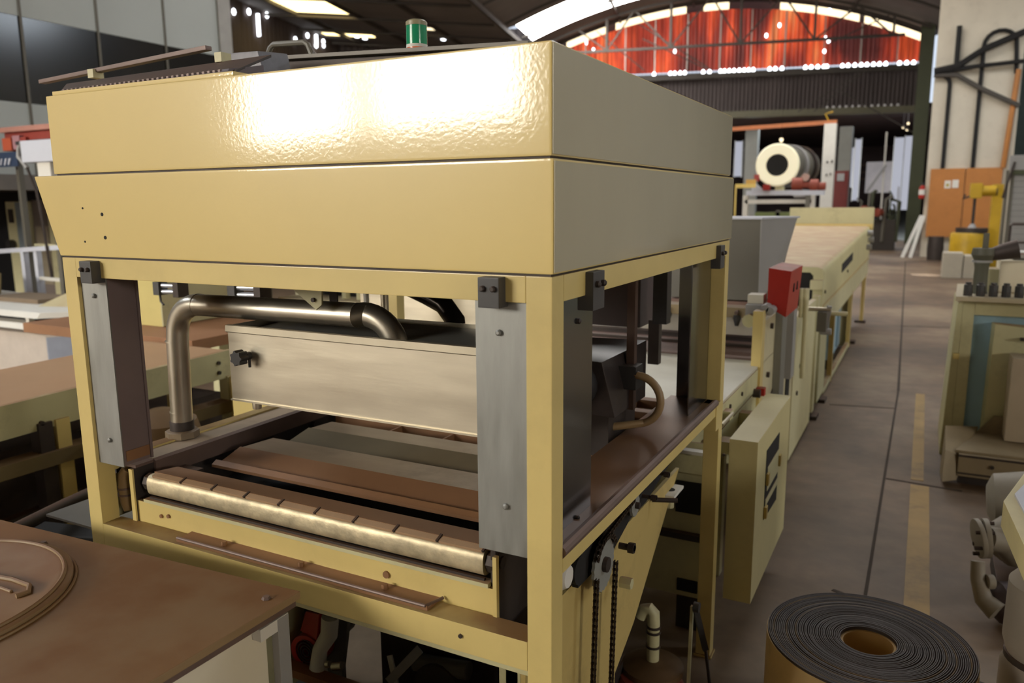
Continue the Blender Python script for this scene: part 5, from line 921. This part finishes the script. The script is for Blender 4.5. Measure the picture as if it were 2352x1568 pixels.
obj('neck', B().tube([(.34, 3.76, .305), (.40, 3.8, .29), (.46, 3.85, .24)], [.05, .055, .08], 18), MP_, p3); obj('suction_elbow', B().tube([(.30, 3.60, .26), (.305, 3.58, .19), (.33, 3.55, .12), (.38, 3.52, .09)], [.026, .028, .036, .045], 14), MP_, p3)
obj('dark_motor', B().lathe((.36, 3.58, .10), (.56, 3.66, .10), [(0, .05), (.15, .085), (.9, .09), (1, .06)], 20), mat('purple_dark_motor', (78, 64, 66), .6, var=.15), p3); obj('cap', B().cyl((.335, 3.57, .19), (.36, 3.58, .19), .03, seg=14, bev=.004), MP_, p3)
obj('cap', B().cyl((.41, 3.80, .37), (.435, 3.81, .37), .034, seg=14, bev=.004), MP_, p3); obj('base_foot', B().box(.40, .7, 3.75, 4.2, 0, .08, .005), M_DARKST, p3)
vt = thing('upright_tank', 'grey rounded upright tank below the cream corner box', 'tank', (.46, 2.75, 0))
obj('shell', B().lathe((.45, 2.80, 0), (.45, 2.80, .60), [(0, .10), (.1, .13), (.45, .13), (.52, .115), (.6, .13), (.92, .128), (1, .09)], 32), mat('tank_grey', (146, 136, 124), .5, var=.06, grime=.15), vt); obj('band', B().lathe((.45, 2.80, .295), (.45, 2.80, .315), [(0, .122), (1, .122)], 32), M_DARKST, vt)
obj('yellow_leg', B().box(.395, .44, 2.45, 2.52, 0, .34, .004), mat('mustard_leg', (176, 132, 52), .5), vt)
cbx = thing('corner_box', 'cream edged lilac topped box lid jutting in from the right edge', 'box', (.6, 2.6, 0))
obj('lid_edge', B().prism([(.266, 2.611), (.290, 2.25), (.32, 2.0), (.9, 2.0), (.9, 3.1), (.392, 3.1)], 'z', .79, .87, .003), mat('cream_box_side', (206, 192, 142), .5, grime=.1), cbx, label='cream painted lid edge')
obj('lilac_top', B().prism([(.298, 2.67), (.318, 2.40), (.35, 2.04), (.86, 2.04), (.86, 3.06), (.42, 3.06)], 'z', .866, .878, .003), M_LILAC, cbx, label='lilac white flat top')
obj('box_body', B().box(.60, .86, 2.1, 2.95, 0, .79, .01), M_GREYDK, cbx)

dp = thing('yellow_drill', 'yellow drilling machine with round base in front of the orange doors', 'drill', (1.0, 23, 0))
obj('round_base', B().lathe((.98, 23, .30), (.98, 23, .90), [(0, .40), (.92, .40), (1, .37)], 30), M_YEL, dp); obj('table', B().lathe((1.05, 23, .90), (1.05, 23, 1.02), [(0, .36), (1, .36)], 28), M_DARKST, dp)
obj('lower_base', B().box(.62, 1.35, 22.8, 23.4, 0, .30), M_DARKST, dp)
obj('column_rod', B().cyl((1.055, 23, 1.0), (1.055, 23, 1.78), .035, seg=12), M_DARKST, dp); obj('chuck', B().lathe((1.055, 23, 1.02), (1.055, 23, 1.12), [(0, .1), (1, .05)], 12), M_GREYLT, dp)
obj('head', B().box(.93, 1.20, 22.9, 23.2, 1.75, 2.12, .03), M_YEL, dp); obj('motor', B().cyl((1.20, 23.05, 1.93), (1.50, 23.05, 1.93), .13, seg=16, bev=.02), M_YEL, dp); obj('hand_wheel', B().lathe((1.50, 23.05, 1.90), (1.53, 23.05, 1.90), [(0, .09), (1, .09)], 16), M_DARKST, dp)
obj('feed_lever', B().tube([(.93, 22.9, 1.80), (.80, 22.85, 1.74), (.84, 22.85, 1.85)], .025, 8), M_DARKST, dp); obj('back_column', B().box(1.46, 1.70, 23.6, 24.0, 0, 2.1, .02), M_YEL, dp)
tag(obj('dark_drum', B().lathe((.31, 25.8, 0), (.31, 25.8, .68), [(0, .2), (.5, .22), (1, .2)], 18), M_DARKST), 'dark oil drum below the orange doors', 'drum')
tag(obj('concrete_block', B().box(.40, .80, 20, 20.5, 0, .56, .02), M_CONC), 'cracked whitish concrete block left of its pair', 'block'); tag(obj('concrete_block', B().box(.82, 1.15, 20, 20.6, 0, .50, .02), M_CONC), 'whitish concrete block right of its pair by the yellow drill', 'block')
rs = thing('roller_shutter', 'pale roller shutter in a frame at the far right', 'shutter', (2.0, 20, 0))
obj('header_box', B().box(1.50, 2.6, 19.95, 20.2, 2.33, 2.64, .02), M_GREYLT, rs); obj('dark_slot', B().box(1.55, 2.6, 19.96, 20.0, 2.24, 2.33), M_GREENCOL, rs)
for i in range(18): obj('slat', B().box(1.60, 2.6, 20.02, 20.05, .0+i*.124, .118+i*.124, .01), M_GREYLT, rs)
obj('frame_post', B().box(1.45, 1.51, 19.95, 20.05, 0, 2.33), M_GREYDK, rs); obj('frame_post', B().box(1.54, 1.60, 19.98, 20.06, 0, 2.33), M_GREYDK, rs); obj('strut', B().bar((1.42, 19.9, 1.75), (1.58, 19.9, 2.5), .04, .04), M_DARKST, rs)
pf = thing('tube_rack', 'grey bent tube frame in front of the roller shutter', 'frame', (1.55, 17, 0))
obj('tube', B().tube([(1.38, 17, 0), (1.38, 17, 1.25), (1.42, 17, 1.28), (1.9, 17, 1.28)], .025, 8), M_DARKST, pf); obj('tube', B().tube([(1.38, 17, .95), (1.9, 17, .95)], .02, 8), M_DARKST, pf)
tag(obj('white_bin', B().box(.5, .95, 9.2, 9.8, 0, .62, .03), M_PALE), 'pale rounded bin beyond the cream framed machine', 'bin')

# ================================================================== MIDDLE DISTANCE: drum on table, crane post
dd = thing('round_drum', 'white ringed round drum with dark mouth on the white table', 'drum', (-3.1, 20.4, 2.0))
obj('front_ring', B().lathe((-3.262, 20.0, 2.575), (-3.262, 20.12, 2.575), [(0, .26), (0, .48), (.3, .505), (1, .505), (1, .26)], 48, closed=True), mat('drum_ring_glow', (248, 240, 206), .4, var=.03, emit=.25), dd, label='thick pale cream front ring')  # cream ring with a glow put into its colour
obj('mouth', B().lathe((-3.262, 20.05, 2.575), (-3.262, 20.9, 2.575), [(0, .27), (1, .25)], 32), M_VOID, dd); obj('shell', B().lathe((-3.25, 20.1, 2.575), (-2.95, 21.9, 2.575), [(0, .46), (1, .46)], 32), M_GREYDK, dd)
for k in (.35, .75): obj('hoop', B().lathe((-3.25+.3*k, 20.1+1.8*k, 2.575), (-3.22+.3*k, 20.22+1.8*k, 2.575), [(0, .52), (1, .52)], 32), M_DARKST if k > .5 else M_GREYLT, dd)
obj('roller_foot', B().box(-3.78, -3.66, 19.95, 20.1, 2.2, 2.36, .02), M_RED, dd); obj('roller_foot', B().box(-3.56, -3.40, 19.95, 20.1, 1.98, 2.12, .01), M_RED, dd); obj('cradle', B().prism([(-3.85, 1.98), (-3.55, 1.98), (-3.85, 2.22)], 'y', 20.1, 20.2), M_LILAC, dd); obj('cradle', B().box(-3.3, -3.1, 20.1, 20.3, 1.98, 2.08), M_GREENCREAM, dd)
wt2 = thing('white_table_frame', 'white steel table frame under the round drum', 'table', (-3.3, 20.4, 0))
obj('table_top', B().box(-3.98, -2.6, 20.1, 20.7, 1.86, 1.98, .01), M_LILAC, wt2); obj('low_rail', B().box(-4.03, -2.45, 20.2, 20.3, 1.66, 1.76, .005), M_WHITE, wt2); obj('end_box', B().box(-2.85, -2.55, 20.05, 20.4, 1.80, 1.95, .01), M_GREYLT, wt2)
for x in (-4.07, -2.5): obj('leg', B().box(x, x+.12, 20.2, 20.32, 0, 1.86), M_WHITE, wt2)
obj('green_tray', B().box(-3.8, -2.7, 20.4, 20.7, 1.1, 1.45), mat('green_machine', (112, 124, 74), .6), wt2); obj('lattice', B().box(-3.3, -3.2, 20.4, 20.5, 0, 1.5), M_GREYDK, wt2)
rm = thing('red_motor', 'rusty red motor and gearbox right of the round drum', 'motor', (-2.45, 19.5, 1.9))
obj('body', B().cyl((-2.82, 19.5, 2.11), (-2.58, 19.5, 2.11), .145, seg=18, bev=.02), M_RUST, rm); obj('coupling', B().cyl((-2.58, 19.5, 2.08), (-2.42, 19.5, 2.08), .07, seg=12), M_RUST, rm); obj('body', B().cyl((-2.42, 19.5, 2.07), (-2.24, 19.5, 2.07), .14, seg=16, bev=.02), M_RUST, rm); obj('tail', B().cyl((-2.24, 19.5, 2.05), (-2.08, 19.5, 2.05), .09, seg=14, bev=.02), M_RUST, rm)
obj('round_gauge', B().cyl((-2.53, 19.45, 2.26), (-2.53, 19.5, 2.26), .09, seg=16), mat('pinkish_gauge', (180, 146, 134), .5), rm); obj('mount', B().box(-2.8, -2.1, 19.4, 19.6, 1.85, 1.96), M_LILAC, rm); obj('support', B().box(-2.5, -2.4, 19.45, 19.55, 0, 1.85), M_GREYDK, rm)
cp = thing('crane_post', 'white steel crane post carrying a long orange arm', 'crane', (-2.55, 24, 0))
obj('post', B().box(-2.70, -2.38, 24, 24.3, 0, 3.83, .01), M_WHITE, cp); obj('orange_arm', B().bar((-5.6, 24.1, 3.80), (-2.38, 24.1, 3.87), .12, .11, bev=.005), mat('orange_arm_paint', (182, 108, 64), .5, var=.1), cp)
for (x, z) in ((-2.58, 2.75), (-2.46, 2.77), (-2.58, 2.4), (-2.48, 2.42)): obj('slot', B().box(x, x+.04, 23.99, 24.0, z, z+.06), M_DARKST, cp)
obj('hook', B().tube([(-2.6, 24.1, 3.9), (-2.7, 24.1, 4.1), (-2.5, 24.1, 4.15)], .02, 6), M_YEL, cp)
rcab = thing('red_cabinet', 'tall dark red cabinet right of the crane post', 'cabinet', (-2.35, 26, 0))
obj('body', B().box(-2.55, -2.16, 26, 26.4, 0, 2.6, .01), mat('dark_red_cabinet', (104, 38, 34), .5), rcab); obj('pale_plate', B().box(-2.47, -2.27, 25.98, 26.0, 2.3, 2.52), M_GREYLT, rcab)
yb = thing('yellow_bracket', 'bright yellow bent guard bar left of the round drum', 'guard', (-3.8, 19, 0))
obj('bar', B().box(-4.02, -3.56, 19, 19.1, 2.03, 2.12, .01), mat('bright_yellow_bar', (226, 196, 104), .5), yb); obj('bar', B().box(-3.78, -3.56, 19, 19.1, 2.12, 2.22, .01), mat('amber_bar', (214, 164, 72), .5), yb); obj('upright', B().box(-4.02, -3.99, 19, 19.05, 0, 2.05), MATS['bright_yellow_bar'], yb)
sg = thing('steel_stair', 'pale sloping stair rail in the far room', 'stair', (-1.9, 33, 0))
obj('stringer', B().bar((-2.05, 33, 2.02), (-1.45, 33, 3.0), .08, .16, up=(0, 1, 0)), M_GREYLT, sg); obj('post', B().box(-1.55, -1.49, 33, 33.1, 0, 4.2), M_WHITE, sg); obj('post', B().box(-.98, -.92, 32, 32.1, 0, 2.2), M_LILAC, sg)
gm = thing('far_green_machinery', 'dark green valves and red flanges in the far room', 'machine', (-1.6, 30, 0))
rg = random.Random(5)
for i in range(14):
    x = -2.1+rg.random()*1.3; z = 1.0+rg.random()*1.0; r = .05+rg.random()*.08
    obj('pipe_run', B().tube([(x, 30+i*.05, .3), (x+.05, 30+i*.05, z), (x+rg.uniform(-.3, .3), 30+i*.05, z+.1)], r*.5, 8), mat('dull_green', (74, 78, 58), .6) if i % 3 else M_GREYDK, gm)
for (x, z, r) in ((-1.75, 1.35, .13), (-1.50, 1.3, .14), (-1.95, 1.45, .08)): obj('red_flange', B().cyl((x, 29.7, z), (x+.1, 29.9, z), r, seg=14), M_RUST, gm)
obj('base', B().box(-2.2, -.9, 30, 30.8, 0, 1.05), mat('far_dark_base', (60, 54, 48), .7), gm)
hbl = thing('hanging_bulb', 'small lit bulb hanging above the round drum', 'lamp', (-3.35, 21, 3.2))
obj('bulb', B().lathe((-3.35, 21, 3.17), (-3.35, 21, 3.27), [(0, .02), (.6, .05), (1, .03)], 12), E_GAPY, hbl); obj('cord', B().cyl((-3.35, 21, 3.27), (-3.35, 21, 9.62), .004, seg=4), M_VOID, hbl)
for i, (x, z) in enumerate(((-1.11, 4.69), (-.94, 4.84), (-.96, 4.59), (-.57, 4.66))):
    t = thing('far_lamp', ('leftmost of the four small far lamps', 'uppermost of the four small far lamps', 'lowest of the four small far lamps', 'rightmost of the four small far lamps')[i], 'lamp', (x, 37.5, z))
    obj('bulb', B().ball((x, 37.5, z), .05), E_GAPY, t); obj('cord', B().cyl((x, 37.5, z+.04), (x, 37.5, 5.31), .008, seg=5), M_DARKST, t)
